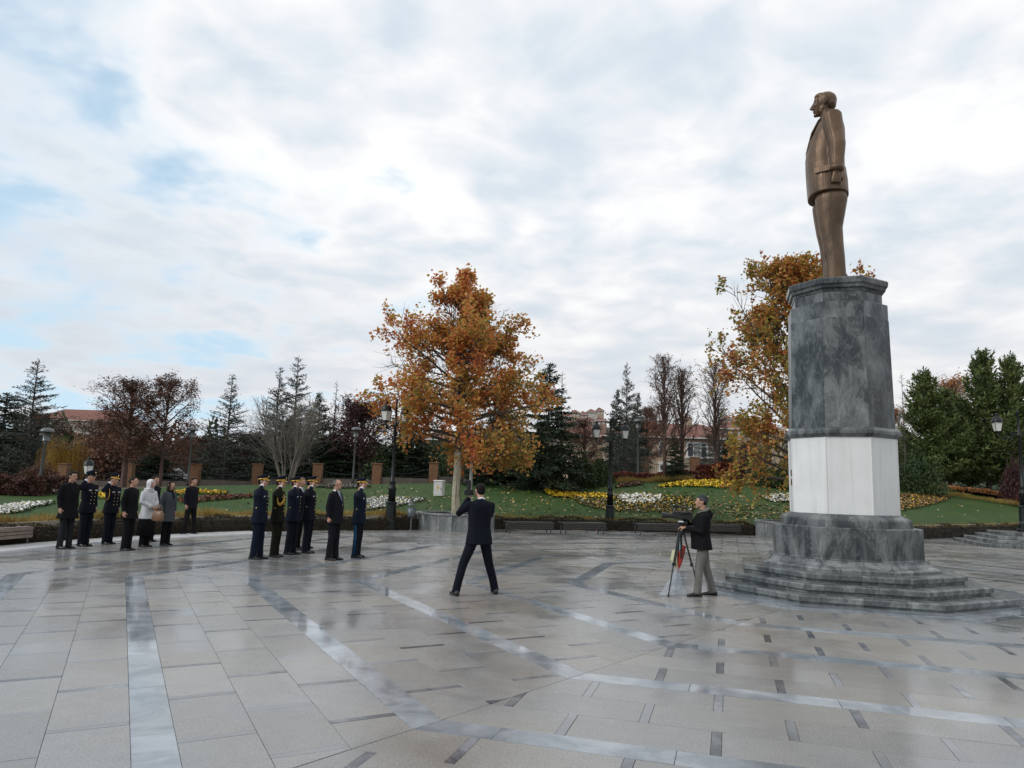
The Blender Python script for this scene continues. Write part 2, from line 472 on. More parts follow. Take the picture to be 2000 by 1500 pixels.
# ------------------------------------------------------------------ terrain
PXK = [-900, 0, 100, 400, 600, 800, 1000, 1200, 1480, 1800, 2000, 2900]
ZR = [.75, .85, .9, 1.25, 1.55, 1.80, 1.92, 2.26, 2.8, 3.1, 3.6, 4.0]
ZF = [.9, .95, .95, 1.1, 1.35, 1.7, 2.0, 2.5, 3.0, 3.5, 3.9, 4.2]
HILL = [6, 9, 8, 5, 5, 8, 24, 30, 26, 14, 10, 8]
S_R = 14.0
def smooth(t): t = np.clip(t, 0, 1); return t * t * (3 - 2 * t)
def terrain(X, Y):
    X = np.atleast_1d(np.asarray(X, float)); Y = np.atleast_1d(np.asarray(Y, float))
    px = np.where(Y > 1, 1000 + 1400 * X / np.maximum(Y, 1), np.where(X < 0, -900, 2900))
    px = np.clip(px, -900, 2900)
    s = sdist(X, Y)
    zr = np.interp(px, PXK, ZR); zf = np.interp(px, PXK, ZF); hl = np.interp(px, PXK, HILL)
    t = np.clip((s - .6) / (S_R - .6), 0, 1)
    prof = .35 * t + .65 * smooth(t)
    z = .38 + (zr - .38) * prof
    z = z + (zf - zr) * smooth((s - S_R) / 14)
    z = z + hl * smooth((s - 60) / 260)
    z = z + .05 * np.sin(X * .31 + Y * .17) * np.clip(s / 8, 0, 1)
    return np.where(s < .45, -.06, z)
def tz(x, y): return float(terrain(x, y)[0])
def tp(px, py, smin=.7):
    d = CF * F_PX + CR * (px - 1000) + CU * (750 - py); d = d / d[1]
    Y = 14.0 if px > 300 else 9.0
    ys = np.arange(Y, 120, .08); xs = d[0] * ys; zs = EYE + d[2] * ys
    tt = terrain(xs, ys); s = sdist(xs, ys)
    ok = np.where((s > smin) & (zs <= tt))[0]
    i = ok[0] if len(ok) else len(ys) - 1
    return Vector((xs[i], ys[i], tt[i]))
def atY(px, Y):
    """ground point in the direction of a column of the view at depth Y"""
    x = 0
    for _ in range(3):
        z = tz(x, Y) if _ else 1.5
        # solve for x with pixel column px
        a = CF * F_PX + CR * (px - 1000)
        # d = a + CU*v ; need Z match: EYE + d2*t = z, d1*t=Y
        # (a2 + CU2 v)/(a1+CU1 v) = (z-EYE)/Y
        k = (z - EYE) / Y
        v = (k * a[1] - a[2]) / (CU[2] - k * CU[1])
        x = Y * (a[0] + CU[0] * v) / (a[1] + CU[1] * v)
    return Vector((x, Y, tz(x, Y)))

na_, radii = 720, [16.2, 16.9, 17.3, 17.5, 17.65, 17.8, 17.95, 18.1, 18.4, 18.8]
while radii[-1] < 34: radii.append(radii[-1] + .55)
while radii[-1] < 1500: radii.append(radii[-1] * 1.07)
ang = np.linspace(0, 2 * PI, na_, endpoint=False)
RR, AA = np.meshgrid(radii, ang, indexing='ij')
GX = CX + RR * np.cos(AA); GY = CY + RR * np.sin(AA); GZ = terrain(GX.ravel(), GY.ravel())
V = np.stack([GX.ravel(), GY.ravel(), GZ], 1)
F_ = []
nr = len(radii)
i0 = np.arange(nr - 1)[:, None] * na_; j0 = np.arange(na_)[None, :]; j1 = (j0 + 1) % na_
F_ = np.stack([i0 + j0, i0 + na_ + j0, i0 + na_ + j1, i0 + j1], -1).reshape(-1, 4)
fc = V[F_].mean(1); fs = sdist(fc[:, 0], fc[:, 1])

def grass_mat():
    m, t, b = bsdf('lawn_grass', (.05, .1, .03), .75, 0, .2)
    c = worldco(t)
    n1 = noise(t, c, .35, 5, .6); n2 = noise(t, c, 30, 4, .7); n3 = noise(t, c, 2.2, 4, .6)
    c1 = mix(t, ramp(t, n1, [(.3, 0), (.7, 1)]), (.030, .074, .014), (.056, .092, .021))
    c1 = mix(t, 1.0, c1, ramp(t, n2, [(.3, .6), (.7, 1.3)]), 'MULTIPLY')
    c1 = mix(t, 1.0, c1, ramp(t, n3, [(.3, .85), (.7, 1.15)]), 'MULTIPLY')
    lk(t, c1, b.inputs['Base Color']); bump(t, b, n2, .8, .04); return m
M['lawn'] = grass_mat()
M['soil'] = simple('leaf_litter_ground', (.075, .055, .035), .9, var=.35, scale=.6, bmp=.5)
for nm, msk, mt in (('lawn', fs < S_R + .3, M['lawn']), ('ground', fs >= S_R + .3, M['soil'])):
    Fm = F_[msk]; u, inv = np.unique(Fm.ravel(), return_inverse=True)
    o = link(nm, np_mesh(nm, V[u], inv.reshape(-1, 4), mt, smooth=True)); tag(o, kind='structure')

# ------------------------------------------------------------------ pedestal
def octa(Rr, ph=0): return [(CX + Rr * math.cos(TH0 + k * PI / 4 + ph), CY + Rr * math.sin(TH0 + k * PI / 4 + ph)) for k in range(8)]
ped = empty('monument_pedestal', (CX, CY, 0))
tag(ped, 'tall octagonal grey marble pedestal with white lower panels on three wet steps', 'pedestal')
def rel(mb): mb.v = [(x - CX, y - CY, z) for x, y, z in mb.v]; return mb
# steps: a ring of stones per step
def step_ring(R_out, R_in, z0, z1, nosing=.05):
    for k in range(8):
        a0, a1 = TH0 + k * PI / 4, TH0 + (k + 1) * PI / 4
        O0 = np.array([math.cos(a0), math.sin(a0)]); O1 = np.array([math.cos(a1), math.sin(a1)])
        n = 2 if R_out > 2.2 else 2
        cuts = [0] + [(.5 + rng.uniform(-.12, .12))] + [1]
        for i in range(n):
            u0, u1 = cuts[i] + (.0012 if i else 0), cuts[i + 1] - (.0012 if i < n - 1 else 0)
            pr = [(R_in, z0), (R_out - nosing, z0), (R_out - nosing, z1 - .095), (R_out, z1 - .09), (R_out, z1 - .018), (R_out - .018, z1), (R_in, z1)]
            mb = MB(); r0 = []; r1 = []
            for r, z in pr:
                A, B = O0 * r, O1 * r
                p = A + (B - A) * u0; q = A + (B - A) * u1
                r0.append((p[0], p[1], z)); r1.append((q[0], q[1], z))
            mb.rings([r0, r1]); mb.build('step_stone', M['step'], ped)
step_ring(2.775, 2.15, .0, .135)
step_ring(2.41, 1.85, .137, .282)
step_ring(2.03, 1.5, .284, .432)
core = MB(); core.prism(octa(1.9), 0, .40); rel(core).build('core', M['step'], ped)
def octring(name, prof, mat, seams=True):
    for k in range(8):
        a0, a1 = TH0 + k * PI / 4, TH0 + (k + 1) * PI / 4
        mb = MB(); r0 = []; r1 = []
        O0 = np.array([math.cos(a0), math.sin(a0)]); O1 = np.array([math.cos(a1), math.sin(a1)])
        g = .0015
        for r, z in [(prof[0][0] - .25, prof[0][1])] + prof + [(prof[-1][0] - .25, prof[-1][1])]:
            A, B = O0 * r, O1 * r; e = (B - A) / np.linalg.norm(B - A) * g
            p = A + e; q = B - e
            r0.append((p[0], p[1], z)); r1.append((q[0], q[1], z))
        mb.rings([r0, r1]); mb.build(name, mat, ped)
octring('base_moulding', [(1.64, .432), (1.64, .475), (1.61, .50), (1.52, .53), (1.47, .58), (1.46, .62)], M['step'])
octring('base_block', [(1.40, .622), (1.38, .65), (1.38, 1.185), (1.365, 1.20)], M['ped'])
octring('plinth_slab', [(1.215, 1.201), (1.21, 1.32), (1.19, 1.355), (1.10, 1.40), (1.035, 1.43)], M['ped'])
octring('white_panel', [(1.005, 1.431), (1.012, 2.863)], M['white'])
octring('waist_moulding', [(1.03, 2.864), (1.06, 2.88), (1.10, 2.93), (1.10, 2.985), (1.075, 3.02), (1.035, 3.05)], M['ped'])
octring('shaft_panel', [(1.0, 3.052), (.985, 4.0), (.966, 5.17)], M['ped'])
octring('shaft_course', [(.958, 5.172), (.958, 5.475), (.945, 5.488)], M['ped'])
octring('neck_panel', [(.865, 5.49), (.865, 5.70)], M['ped'])
octring('cornice', [(.875, 5.702), (.89, 5.75), (.935, 5.77), (.945, 5.82), (.98, 5.85), (.99, 5.94), (.97, 5.965)], M['ped'])
core = MB(); core.prism(octa(.80), .4, 5.955); rel(core).build('core', M['ped'], ped)
# corner beads on the white cladding
for k in range(8):
    a = TH0 + k * PI / 4; mb = MB()
    mb.tube([(1.006 * math.cos(a), 1.006 * math.sin(a), 1.434), (1.013 * math.cos(a), 1.013 * math.sin(a), 2.86)], .012, 6); mb.build('corner_trim', M['white'], ped)
# two small brown plates on the left-hand face
a = TH0 - PI / 8
M['plate'] = simple('plate_bronze', (.12, .07, .045), .4)
for z in (2.14, 1.96):
    mb = MB(); n_ = Vector((math.cos(a), math.sin(a), 0)); t_ = Vector((-n_.y, n_.x, 0)); c_ = n_ * (.935) + t_ * .22
    mb.box((c_.x, c_.y, z + .05), (.03, .17, .12), a, bev=.004); mb.build('plate', M['plate'], ped)
# ------------------------------------------------------------------ vegetation generators
def sticks(segs, n=3):
    """segs: list of (p0,p1,r0,r1) -> V,F open prisms"""
    A = np.array([s[0] for s in segs], float); B = np.array([s[1] for s in segs], float)
    r0 = np.array([s[2] for s in segs])[:, None]; r1 = np.array([s[3] for s in segs])[:, None]
    d = B - A; L = np.linalg.norm(d, axis=1, keepdims=True) + 1e-9; d /= L
    ref = np.where(np.abs(d[:, 2:3]) < .9, np.array([[0, 0, 1.]]), np.array([[1., 0, 0]]))
    a = np.cross(d, ref); a /= np.linalg.norm(a, axis=1, keepdims=True); b = np.cross(d, a)
    V = []
    for k in range(n):
        c, s = math.cos(2 * PI * k / n), math.sin(2 * PI * k / n)
        V.append(A + (a * c + b * s) * r0); V.append(B + (a * c + b * s) * r1)
    V = np.stack(V, 1); m = len(segs)      # m,2n,3
    F = []
    for k in range(n):
        k2 = (k + 1) % n; F.append([2 * k, 2 * k2, 2 * k2 + 1, 2 * k + 1])
    F = np.array(F)[None] + (np.arange(m) * 2 * n)[:, None, None]
    return V.reshape(-1, 3), F.reshape(-1, 4)
def blades(P, D, L, W, r):
    """long quads at P along D"""
    P = np.asarray(P, float); D = np.asarray(D, float)
    D = D / (np.linalg.norm(D, axis=1, keepdims=True) + 1e-9)
    q = r.normal(size=P.shape); s = np.cross(D, q); s /= np.linalg.norm(s, axis=1, keepdims=True) + 1e-9
    L = np.broadcast_to(L, (len(P),))[:, None]; W = np.broadcast_to(W, (len(P),))[:, None]
    V = np.stack([P - s * W * .3, P + D * L * .5 - s * W * .5, P + D * L, P + D * L * .5 + s * W * .5], 1)
    F = np.arange(len(P) * 4).reshape(-1, 4)
    return V.reshape(-1, 3), F
def leafquads(P, S, r, up=.35):
    """lobed leaves, each a bent pair of kite shapes"""
    m = len(P); n = r.normal(size=(m, 3)); n[:, 2] = np.abs(n[:, 2]) + up; n /= np.linalg.norm(n, axis=1, keepdims=True)
    q = r.normal(size=(m, 3)); a = np.cross(n, q); a /= np.linalg.norm(a, axis=1, keepdims=True); b = np.cross(n, a)
    S = (S * r.uniform(.6, 1.25, m))[:, None]
    V = np.stack([P - b * S * .5, P + a * S * .5 + n * S * .12, P + b * S * .55, P - a * S * .42 + n * S * .1], 1)
    return V.reshape(-1, 3), np.arange(m * 4).reshape(-1, 4)
def unit(v): return v / (np.linalg.norm(v) + 1e-9)

def gen_broad(seed, H, base, prof, nprim=40, elev=(15, 60), nsec=8, nter=4, tr=.16, leaf_n=8, leaf_s=.16, spread=.16, trunk_top=.97, twig=1.0, upcurve=.25, noise_len=.25, clump=0):
    r = np.random.default_rng(seed); segs = []; tips = []
    tpts = [np.array([0, 0, 0.])]; nT = 12
    for i in range(1, nT + 1):
        z = H * trunk_top * i / nT; tpts.append(np.array([r.normal() * .02 * H * .3 * (i / nT), r.normal() * .02 * H * .3 * (i / nT), z]))
    def trad(z): return tr * (1 - z / H) ** .8 + .012
    for a, b in zip(tpts[:-1], tpts[1:]): segs.append((a, b, trad(a[2]), trad(b[2])))
    def tpos(z):
        i = min(int(z / (H * trunk_top) * nT), nT - 1); a, b = tpts[i], tpts[i + 1]
        return a + (b - a) * ((z - a[2]) / (b[2] - a[2]))
    zz = np.linspace(base, base + (H * trunk_top - base) * .97, 80); wz = np.cumsum([min(max(prof(min(q + .1, H)), .35), 2.6) for q in zz]); wz = wz / wz[-1]
    for i in range(nprim):
        z0 = float(np.interp((i + r.uniform(0, 1)) / nprim, wz, zz)); f = (z0 - base) / (H * trunk_top - base)
        az = i * 2.39996 + r.normal() * .25
        e = R_(elev[0] + (elev[1] - elev[0]) * f + r.normal() * 7)
        R = prof(min(z0 + .12 * (H - z0), H)) * r.uniform(1 - noise_len, 1 + noise_len * .35)
        L = R / max(math.cos(e), .35)
        L = min(L * 1.08, (H * 1.02 - z0) / max(math.sin(e), .15) if e > 0 else L)
        d = np.array([math.cos(az) * math.cos(e), math.sin(az) * math.cos(e), math.sin(e)])
        p = tpos(z0); n = 7; rb = min(trad(z0) * .55, .012 + .016 * L); pts = [p]
        for k in range(n):
            d = unit(d + np.array([r.normal() * .09, r.normal() * .09, r.normal() * .06 + upcurve * .25]))
            p = p + d * L / n; pts.append(p)
        for k in range(n): segs.append((pts[k], pts[k + 1], rb * (1 - k / n) + .006 * twig, rb * (1 - (k + 1) / n) + .006 * twig))
        for j in range(nsec):
            t = .22 + .78 * (j + r.uniform(0, 1)) / nsec; k = min(int(t * n), n - 1)
            q = pts[k] + (pts[k + 1] - pts[k]) * (t * n - k); dd = unit(pts[k + 1] - pts[k])
            L2 = L * (.42 * (1 - t) + .14) * r.uniform(.6, 1.25)
            side = unit(np.cross(dd, r.normal(size=3))); d2 = unit(dd * .75 + side * .85 + np.array([0, 0, .12]))
            m = 3; pp = [q]
            for u in range(m):
                d2 = unit(d2 + r.normal(size=3) * .14); q = q + d2 * L2 / m; pp.append(q)
                segs.append((pp[-2], pp[-1], .013 * twig * (1 - u / m) + .004, .013 * twig * (1 - (u + 1) / m) + .004))
            for u in range(nter):
                tt = r.uniform(.2, 1); k2 = min(int(tt * m), m - 1); q2 = pp[k2] + (pp[k2 + 1] - pp[k2]) * (tt * m - k2)
                d3 = unit(d2 + r.normal(size=3) * .6 + np.array([0, 0, .15])); L3 = L2 * r.uniform(.25, .5) + .12
                q3 = q2 + d3 * L3; segs.append((q2, q3, .006 * twig, .003 * twig)); tips.append((q2, q3))
    if clump:
        tips = [t for t in tips if math.sin(t[0][0] * 2.9 + seed) + math.sin(t[0][1] * 3.1 + 2) + math.sin(t[0][2] * 2.7 + seed) > -clump]
    P = []
    T0 = np.array([t[0] for t in tips]); T1 = np.array([t[1] for t in tips])
    if leaf_n:
        k = r.uniform(.15, 1.08, (len(tips), leaf_n, 1)); P = (T0[:, None] + (T1 - T0)[:, None] * k + r.normal(size=(len(tips), leaf_n, 3)) * spread).reshape(-1, 3)
        keep = r.uniform(size=len(P)) < .92; P = P[keep]
    return segs, P, r
def gen_conifer(seed, H, Rb, power=1.0, dz=.3, nb=7, slope=(25, -12), needle=.2, nw=.045, side=7, dens=4, tr=.13, base=.25, bare_top=.0, rag=.25, droop=.15, lenvar=.3):
    r = np.random.default_rng(seed); segs = [(np.array([0, 0, 0.]), np.array([0, 0, H * .5]), tr, tr * .55), (np.array([0, 0, H * .5]), np.array([0, 0, H]), tr * .55, .012)]
    P, D = [], []; z = base
    for q in np.arange(max(base, H * .4), H, .12):
        for _ in range(2): P.append(np.array([0, 0, q])); D.append(unit(np.array([r.normal(), r.normal(), 1.4])))
    while z < H * .985:
        f = z / H; L0 = Rb * (1 - f) ** power + .10
        for j in range(max(3, int(nb * (1 - .35 * f)))):
            az = r.uniform(0, 2 * PI); L = L0 * r.uniform(1 - lenvar, 1 + rag)
            e = R_(slope[1] + (slope[0] - slope[1]) * f + r.normal() * 6)
            d = np.array([math.cos(az) * math.cos(e), math.sin(az) * math.cos(e), math.sin(e)]); p = np.array([0, 0, z + r.uniform(0, dz)])
            n = 4; pts = [p]
            for k in range(n):
                d = unit(d + np.array([r.normal() * .05, r.normal() * .05, -droop * .25 + (.12 if k == n - 1 else 0)])); p = p + d * L / n; pts.append(p)
                segs.append((pts[-2], pts[-1], (.022 * (1 - k / n) + .006) * min(1, L + .3), (.022 * (1 - (k + 1) / n) + .005) * min(1, L + .3)))
            ns = max(2, int(side * L / max(Rb, .1) + 1))
            for s in range(ns):
                t = (s + r.uniform(0, 1)) / ns; t = .12 + .88 * t; k = min(int(t * n), n - 1); q = pts[k] + (pts[k + 1] - pts[k]) * (t * n - k)
                dd = unit(pts[k + 1] - pts[k]); sd = np.array([-dd[1], dd[0], 0]) * (1 if s % 2 else -1)
                L2 = L * .38 * (1 - t * .6) * r.uniform(.6, 1.2) + .06; d2 = unit(dd * .8 + sd * .8 + np.array([0, 0, r.normal() * .12 - .05]))
                q2 = q + d2 * L2; m = max(2, int(dens * L2 / .25))
                for u in range(m):
                    P.append(q + (q2 - q) * (u + r.uniform()) / m); D.append(unit(d2 + r.normal(size=3) * .55 + np.array([0, 0, .1])))
            m = max(2, int(dens * L / .3))
            for u in range(m):
                t = r.uniform(.1, 1); k = min(int(t * n), n - 1); P.append(pts[k] + (pts[k + 1] - pts[k]) * (t * n - k)); D.append(unit(unit(pts[k + 1] - pts[k]) + r.normal(size=3) * .6))
        z += dz * r.uniform(.8, 1.2) * (1 + .3 * bare_top * f)
    return segs, np.array(P), np.array(D), r

M['bark'] = simple('bark', (.085, .07, .055), .9, var=.3, scale=8, bmp=.4)
M['bark_pale'] = simple('pale_bark', (.17, .15, .125), .85, var=.25, scale=6, bmp=.4)
M['bark_plane'] = simple('plane_tree_bark', (.42, .38, .28), .8, var=.3, scale=5, bmp=.3)
M['bark_red'] = simple('reddish_twigs', (.10, .06, .05), .9, var=.3, scale=5)
M['autumn'] = leafmat('autumn_leaves', [(.10, (0.188, 0.188, 0.049)), (.28, (0.393, 0.313, 0.076)), (.42, (0.625, 0.378, 0.101)), (.58, (0.661, 0.276, 0.087)), (.76, (0.551, 0.165, 0.066)), (.92, (0.339, 0.102, 0.050))], nscale=.55, nw=.5, trans=.48)
M['autumn2'] = leafmat('autumn_olive_leaves', [(.10, (0.159, 0.174, 0.042)), (.30, (0.269, 0.254, 0.059)), (.48, (0.465, 0.323, 0.076)), (.64, (0.550, 0.239, 0.068)), (.82, (0.410, 0.127, 0.056)), (.95, (0.200, 0.071, 0.043))], nscale=.5, nw=.5, trans=.35)
M['spruce'] = leafmat('spruce_needles', [(.1, (.012, .022, .012)), (.5, (.022, .040, .020)), (.9, (.040, .062, .028))], trans=.0)
M['cedar'] = leafmat('cedar_needles', [(.1, (.024, .033, .028)), (.5, (.046, .058, .047)), (.9, (.08, .09, .067))], trans=.0)
M['pine'] = leafmat('pine_needles', [(.1, (.035, .060, .018)), (.5, (.085, .120, .034)), (.9, (.16, .19, .06))], trans=.05)
M['brownleaf'] = leafmat('withered_brown_leaves', [(.1, (.07, .042, .032)), (.5, (.13, .065, .042)), (.9, (.22, .095, .045))], trans=.1)
M['plum'] = leafmat('dark_red_leaves', [(.1, (.030, .016, .018)), (.5, (.065, .026, .026)), (.9, (.11, .036, .03))], trans=.1)
M['willow'] = leafmat('golden_willow_leaves', [(.1, (.17, .10, .02)), (.5, (.28, .16, .025)), (.9, (.36, .22, .04))], trans=.2)
M['orange'] = leafmat('orange_leaves', [(.1, (.25, .09, .03)), (.5, (.40, .16, .05)), (.9, (.45, .25, .12))], trans=.2)
M['red'] = leafmat('red_shrub_leaves', [(.1, (.06, .018, .014)), (.5, (.14, .030, .02)), (.9, (.24, .07, .035))], trans=.1)
M['redbrown'] = leafmat('red_brown_shrub_leaves', [(.1, (.025, .012, .011)), (.5, (.060, .024, .020)), (.9, (.10, .04, .028))], trans=.1)
M['green'] = leafmat('evergreen_shrub_leaves', [(.1, (.018, .034, .012)), (.5, (.035, .060, .018)), (.9, (.07, .10, .03))], trans=.1)
M['hedge'] = leafmat('clipped_hedge_leaves', [(.1, (.020, .017, .009)), (.45, (.045, .036, .016)), (.8, (.075, .045, .022)), (.95, (.12, .06, .03))], trans=.05, nscale=.7)
M['ochre'] = leafmat('dry_ochre_grass', [(.1, (.14, .10, .03)), (.5, (.30, .20, .05)), (.9, (.42, .30, .10))], trans=.2)

PROTO = {}
def proto_broad(key, bark, leafm, size_leaf, *a, **k):
    segs, P, r = gen_broad(*a, leaf_s=size_leaf, **k)
    V, F = sticks(segs, 4)
    bm_ = np_mesh('branches', V, F, bark, smooth=True); lm = None
    H = V[:, 2].max()
    if len(P):
        LV, LF = leafquads(P, size_leaf, r); lm = np_mesh('crown', LV, LF, leafm, colors=r.uniform(0, 1, len(LF)))
    rad = np.percentile(np.hypot(V[:, 0], V[:, 1]), 99)
    PROTO[key] = (bm_, lm, H, rad)
def proto_con(key, leafm, seed, H, Rb, needle=.2, nw=.045, **k):
    segs, P, D, r = gen_conifer(seed, H, Rb, **k)
    V, F = sticks(segs, 4); bm_ = np_mesh('branches', V, F, M['bark'])
    LV, LF = blades(P, D, needle * r.uniform(.6, 1.3, len(P)), nw * r.uniform(.7, 1.3, len(P)), r)
    PROTO[key] = (bm_, np_mesh('crown', LV, LF, leafm, colors=r.uniform(0, 1, len(LF))), H, np.percentile(np.hypot(V[:, 0], V[:, 1]), 99))

proto_con('spruce', M['spruce'], 11, 9.0, 2.5, needle=.26, nw=.075, power=.75, dz=.24, nb=9, side=10, dens=5, base=.15)
proto_con('spruce_b', M['spruce'], 12, 9.0, 2.2, needle=.24, nw=.07, power=.9, dz=.24, nb=9, side=9, dens=5, base=.15)
proto_con('cedar', M['cedar'], 21, 9.0, 2.6, needle=.22, nw=.05, power=.95, dz=.28, nb=7, slope=(28, 6), side=9, dens=4, rag=.35, base=.3, droop=.1)
proto_con('cedar_b', M['cedar'], 22, 9.0, 2.6, needle=.22, nw=.05, power=1.1, dz=.26, nb=7, slope=(38, 8), side=9, dens=4, rag=.5, base=.3, droop=.2)
proto_con('cedar_thin', M['cedar'], 23, 9.0, 1.5, needle=.16, nw=.03, power=1.0, dz=.42, nb=5, slope=(32, 12), side=5, dens=3, rag=.35, base=.6)
proto_con('pine', M['pine'], 31, 8.0, 2.5, needle=.26, nw=.085, power=.5, dz=.30, nb=9, slope=(58, 12), side=10, dens=6, rag=.2, base=.1, droop=-.35)
proto_con('pine_b', M['pine'], 32, 8.0, 2.3, needle=.26, nw=.085, power=.55, dz=.28, nb=8, slope=(66, 22), side=9, dens=5, rag=.3, base=.1, droop=-.55)
proto_broad('brown_oak', M['bark_red'], M['brownleaf'], .11, 41, 9.0, 2.4, lambda z: 2.6 * max(.15, 1 - ((z - 4.5) / 5.2) ** 2) ** .6, nprim=34, elev=(14, 66), nsec=9, nter=5, leaf_n=8, spread=.14, twig=1.3)
proto_broad('brown_slim', M['bark_red'], M['brownleaf'], .10, 42, 9.0, 2.2, lambda z: 1.9 * max(.1, 1 - ((z - 4.2) / 5.6) ** 2), nprim=36, elev=(35, 74), nsec=9, nter=5, leaf_n=6, spread=.13, twig=1.3)
proto_broad('column', M['bark_red'], M['brownleaf'], .10, 43, 9.5, 1.6, lambda z: 1.25 * max(.12, 1 - ((z - 4.8) / 5.4) ** 2), nprim=38, elev=(58, 80), nsec=8, nter=4, leaf_n=2, spread=.10, twig=1.3)
proto_broad('plum', M['bark_red'], M['plum'], .12, 44, 6.0, 1.2, lambda z: 2.8 * max(.15, 1 - ((z - 3.4) / 3.2) ** 2) ** .5, nprim=34, elev=(25, 70), nsec=10, nter=5, leaf_n=8, spread=.16)
proto_broad('pinkbare', M['bark_pale'], M['orange'], .12, 45, 7.5, 1.6, lambda z: 2.2 * max(.15, 1 - ((z - 4.2) / 4) ** 2) ** .5, nprim=32, elev=(30, 74), nsec=9, nter=5, leaf_n=4, spread=.13, twig=1.2)
def shrub_pts(r, n):
    v = r.normal(size=(n, 3)); v /= np.linalg.norm(v, axis=1, keepdims=True); v *= (r.uniform(0, 1, (n, 1)) ** .28)
    v[:, 2] = np.abs(v[:, 2]); bumps = 1 + .22 * np.sin(v[:, :1] * 6 + 1) * np.cos(v[:, 1:2] * 5) + .12 * np.sin(v[:, 1:2] * 11 + v[:, 2:] * 9)
    return v * bumps
def proto_shrub(key, leafm, seed, n=3500, s=.09):
    r = np.random.default_rng(seed); P = shrub_pts(r, n)
    segs = []
    for k in range(16):
        a = r.uniform(0, 2 * PI); e = r.uniform(.3, 1.0); q = np.array([math.cos(a) * (1 - e) * .9, math.sin(a) * (1 - e) * .9, e * .9]); segs.append((np.zeros(3), q, .03, .01))
    V, F = sticks(segs, 4); LV, LF = leafquads(P, s, r, up=.2)
    PROTO[key] = (np_mesh('stems', V, F, M['bark']), np_mesh('foliage', LV, LF, leafm, colors=r.uniform(0, 1, len(LF))), 1.0, 1.0)
for i, (k, mt) in enumerate((('shrub_green', M['green']), ('shrub_plum', M['plum']), ('shrub_brown', M['brownleaf']), ('shrub_red', M['red']), ('shrub_orange', M['orange']), ('shrub_redbrown', M['redbrown']))):
    proto_shrub(k, mt, 60 + i)
# multi-stemmed pale bare tree
def proto_multistem():
    r = np.random.default_rng(77); segs = []
    for i in range(16):
        az = r.uniform(0, 2 * PI); tilt = r.uniform(.08, .42); d = np.array([math.cos(az) * tilt, math.sin(az) * tilt, 1]); d = unit(d)
        L = r.uniform(6.0, 7.6) * (1 - tilt * .25); p = np.array([math.cos(az), math.sin(az), 0]) * .25; n = 9; pts = [p]
        for k in range(n):
            d = unit(d + r.normal(size=3) * .035 + np.array([0, 0, .012])); p = p + d * L / n; pts.append(p)
            segs.append((pts[-2], pts[-1], .05 * (1 - k / n) + .01, .05 * (1 - (k + 1) / n) + .008))
        for j in range(16):
            t = .22 + .78 * r.uniform(); k = min(int(t * n), n - 1); q = pts[k]; d2 = unit(unit(pts[k + 1] - pts[k]) + r.normal(size=3) * .33)
            L2 = L * (1.05 - t) * .5 + .3; q0 = q
            for u in range(3):
                d2 = unit(d2 + r.normal(size=3) * .08 + np.array([0, 0, .05])); q1 = q0 + d2 * L2 / 3; segs.append((q0, q1, .016 - .004 * u, .012 - .004 * u)); q0 = q1
                for _ in range(2):
                    d3 = unit(d2 + r.normal(size=3) * .45); segs.append((q0, q0 + d3 * L2 * .35, .007, .005))
    V, F = sticks(segs, 4); PROTO['multistem'] = (np_mesh('branches', V, F, M['bark_pale']), None, V[:, 2].max(), np.percentile(np.hypot(V[:, 0], V[:, 1]), 99))
proto_multistem()
def proto_willow():
    r = np.random.default_rng(78); segs = []; P = []; D = []
    segs.append((np.zeros(3), np.array([.1, 0, 2.6]), .22, .16))
    for i in range(26):
        az = i * 2.4; L = r.uniform(1.2, 2.5); e = r.uniform(.5, 1.1); p = np.array([.1, 0, 2.4]); n = 5
        d = np.array([math.cos(az) * math.cos(e), math.sin(az) * math.cos(e), math.sin(e)])
        for k in range(n):
            d = unit(d + np.array([0, 0, -.22])); q = p + d * L / n * 1.3; segs.append((p, q, .06 * (1 - k / n) + .01, .05 * (1 - k / n) + .01)); p = q
            for s in range(6):
                st = p + r.normal(size=3) * .22; h = min(st[2] - .3, r.uniform(1.0, 3.4))
                for u in np.arange(0, max(h, .2), .07): P.append(st + np.array([r.normal() * .03 + u * .06 * math.cos(az), r.normal() * .03 + u * .06 * math.sin(az), -u])); D.append(np.array([r.normal() * .3, r.normal() * .3, -1]))
    V, F = sticks(segs, 5); LV, LF = blades(np.array(P), np.array(D), .14, .035, r)
    PROTO['willow'] = (np_mesh('branches', V, F, M['bark']), np_mesh('crown', LV, LF, M['willow'], colors=r.uniform(0, 1, len(LF))), LV[:, 2].max(), np.percentile(np.hypot(LV[:, 0], LV[:, 1]), 97))
proto_willow()

def place(key, px, Y, top, half, name, label, cat, group=None, rz=None, sink=.05, base=None):
    bm_, lm, H, rad_ = PROTO[key]
    b = base or atY(px, Y); h = at(px, top, Y).z - b.z + sink
    sx = half * Y / 1400 / rad_; sz = h / H
    e = empty(name, (b.x, b.y, b.z - sink), rz if rz is not None else random.Random(label).uniform(0, 6.28)); e.scale = (sx, sx, sz)
    tag(e, label, cat, group)
    link('stems' if key.startswith('shrub') else 'branches', bm_, e)
    if lm: link('foliage' if key.startswith('shrub') else 'crown', lm, e)
    return e

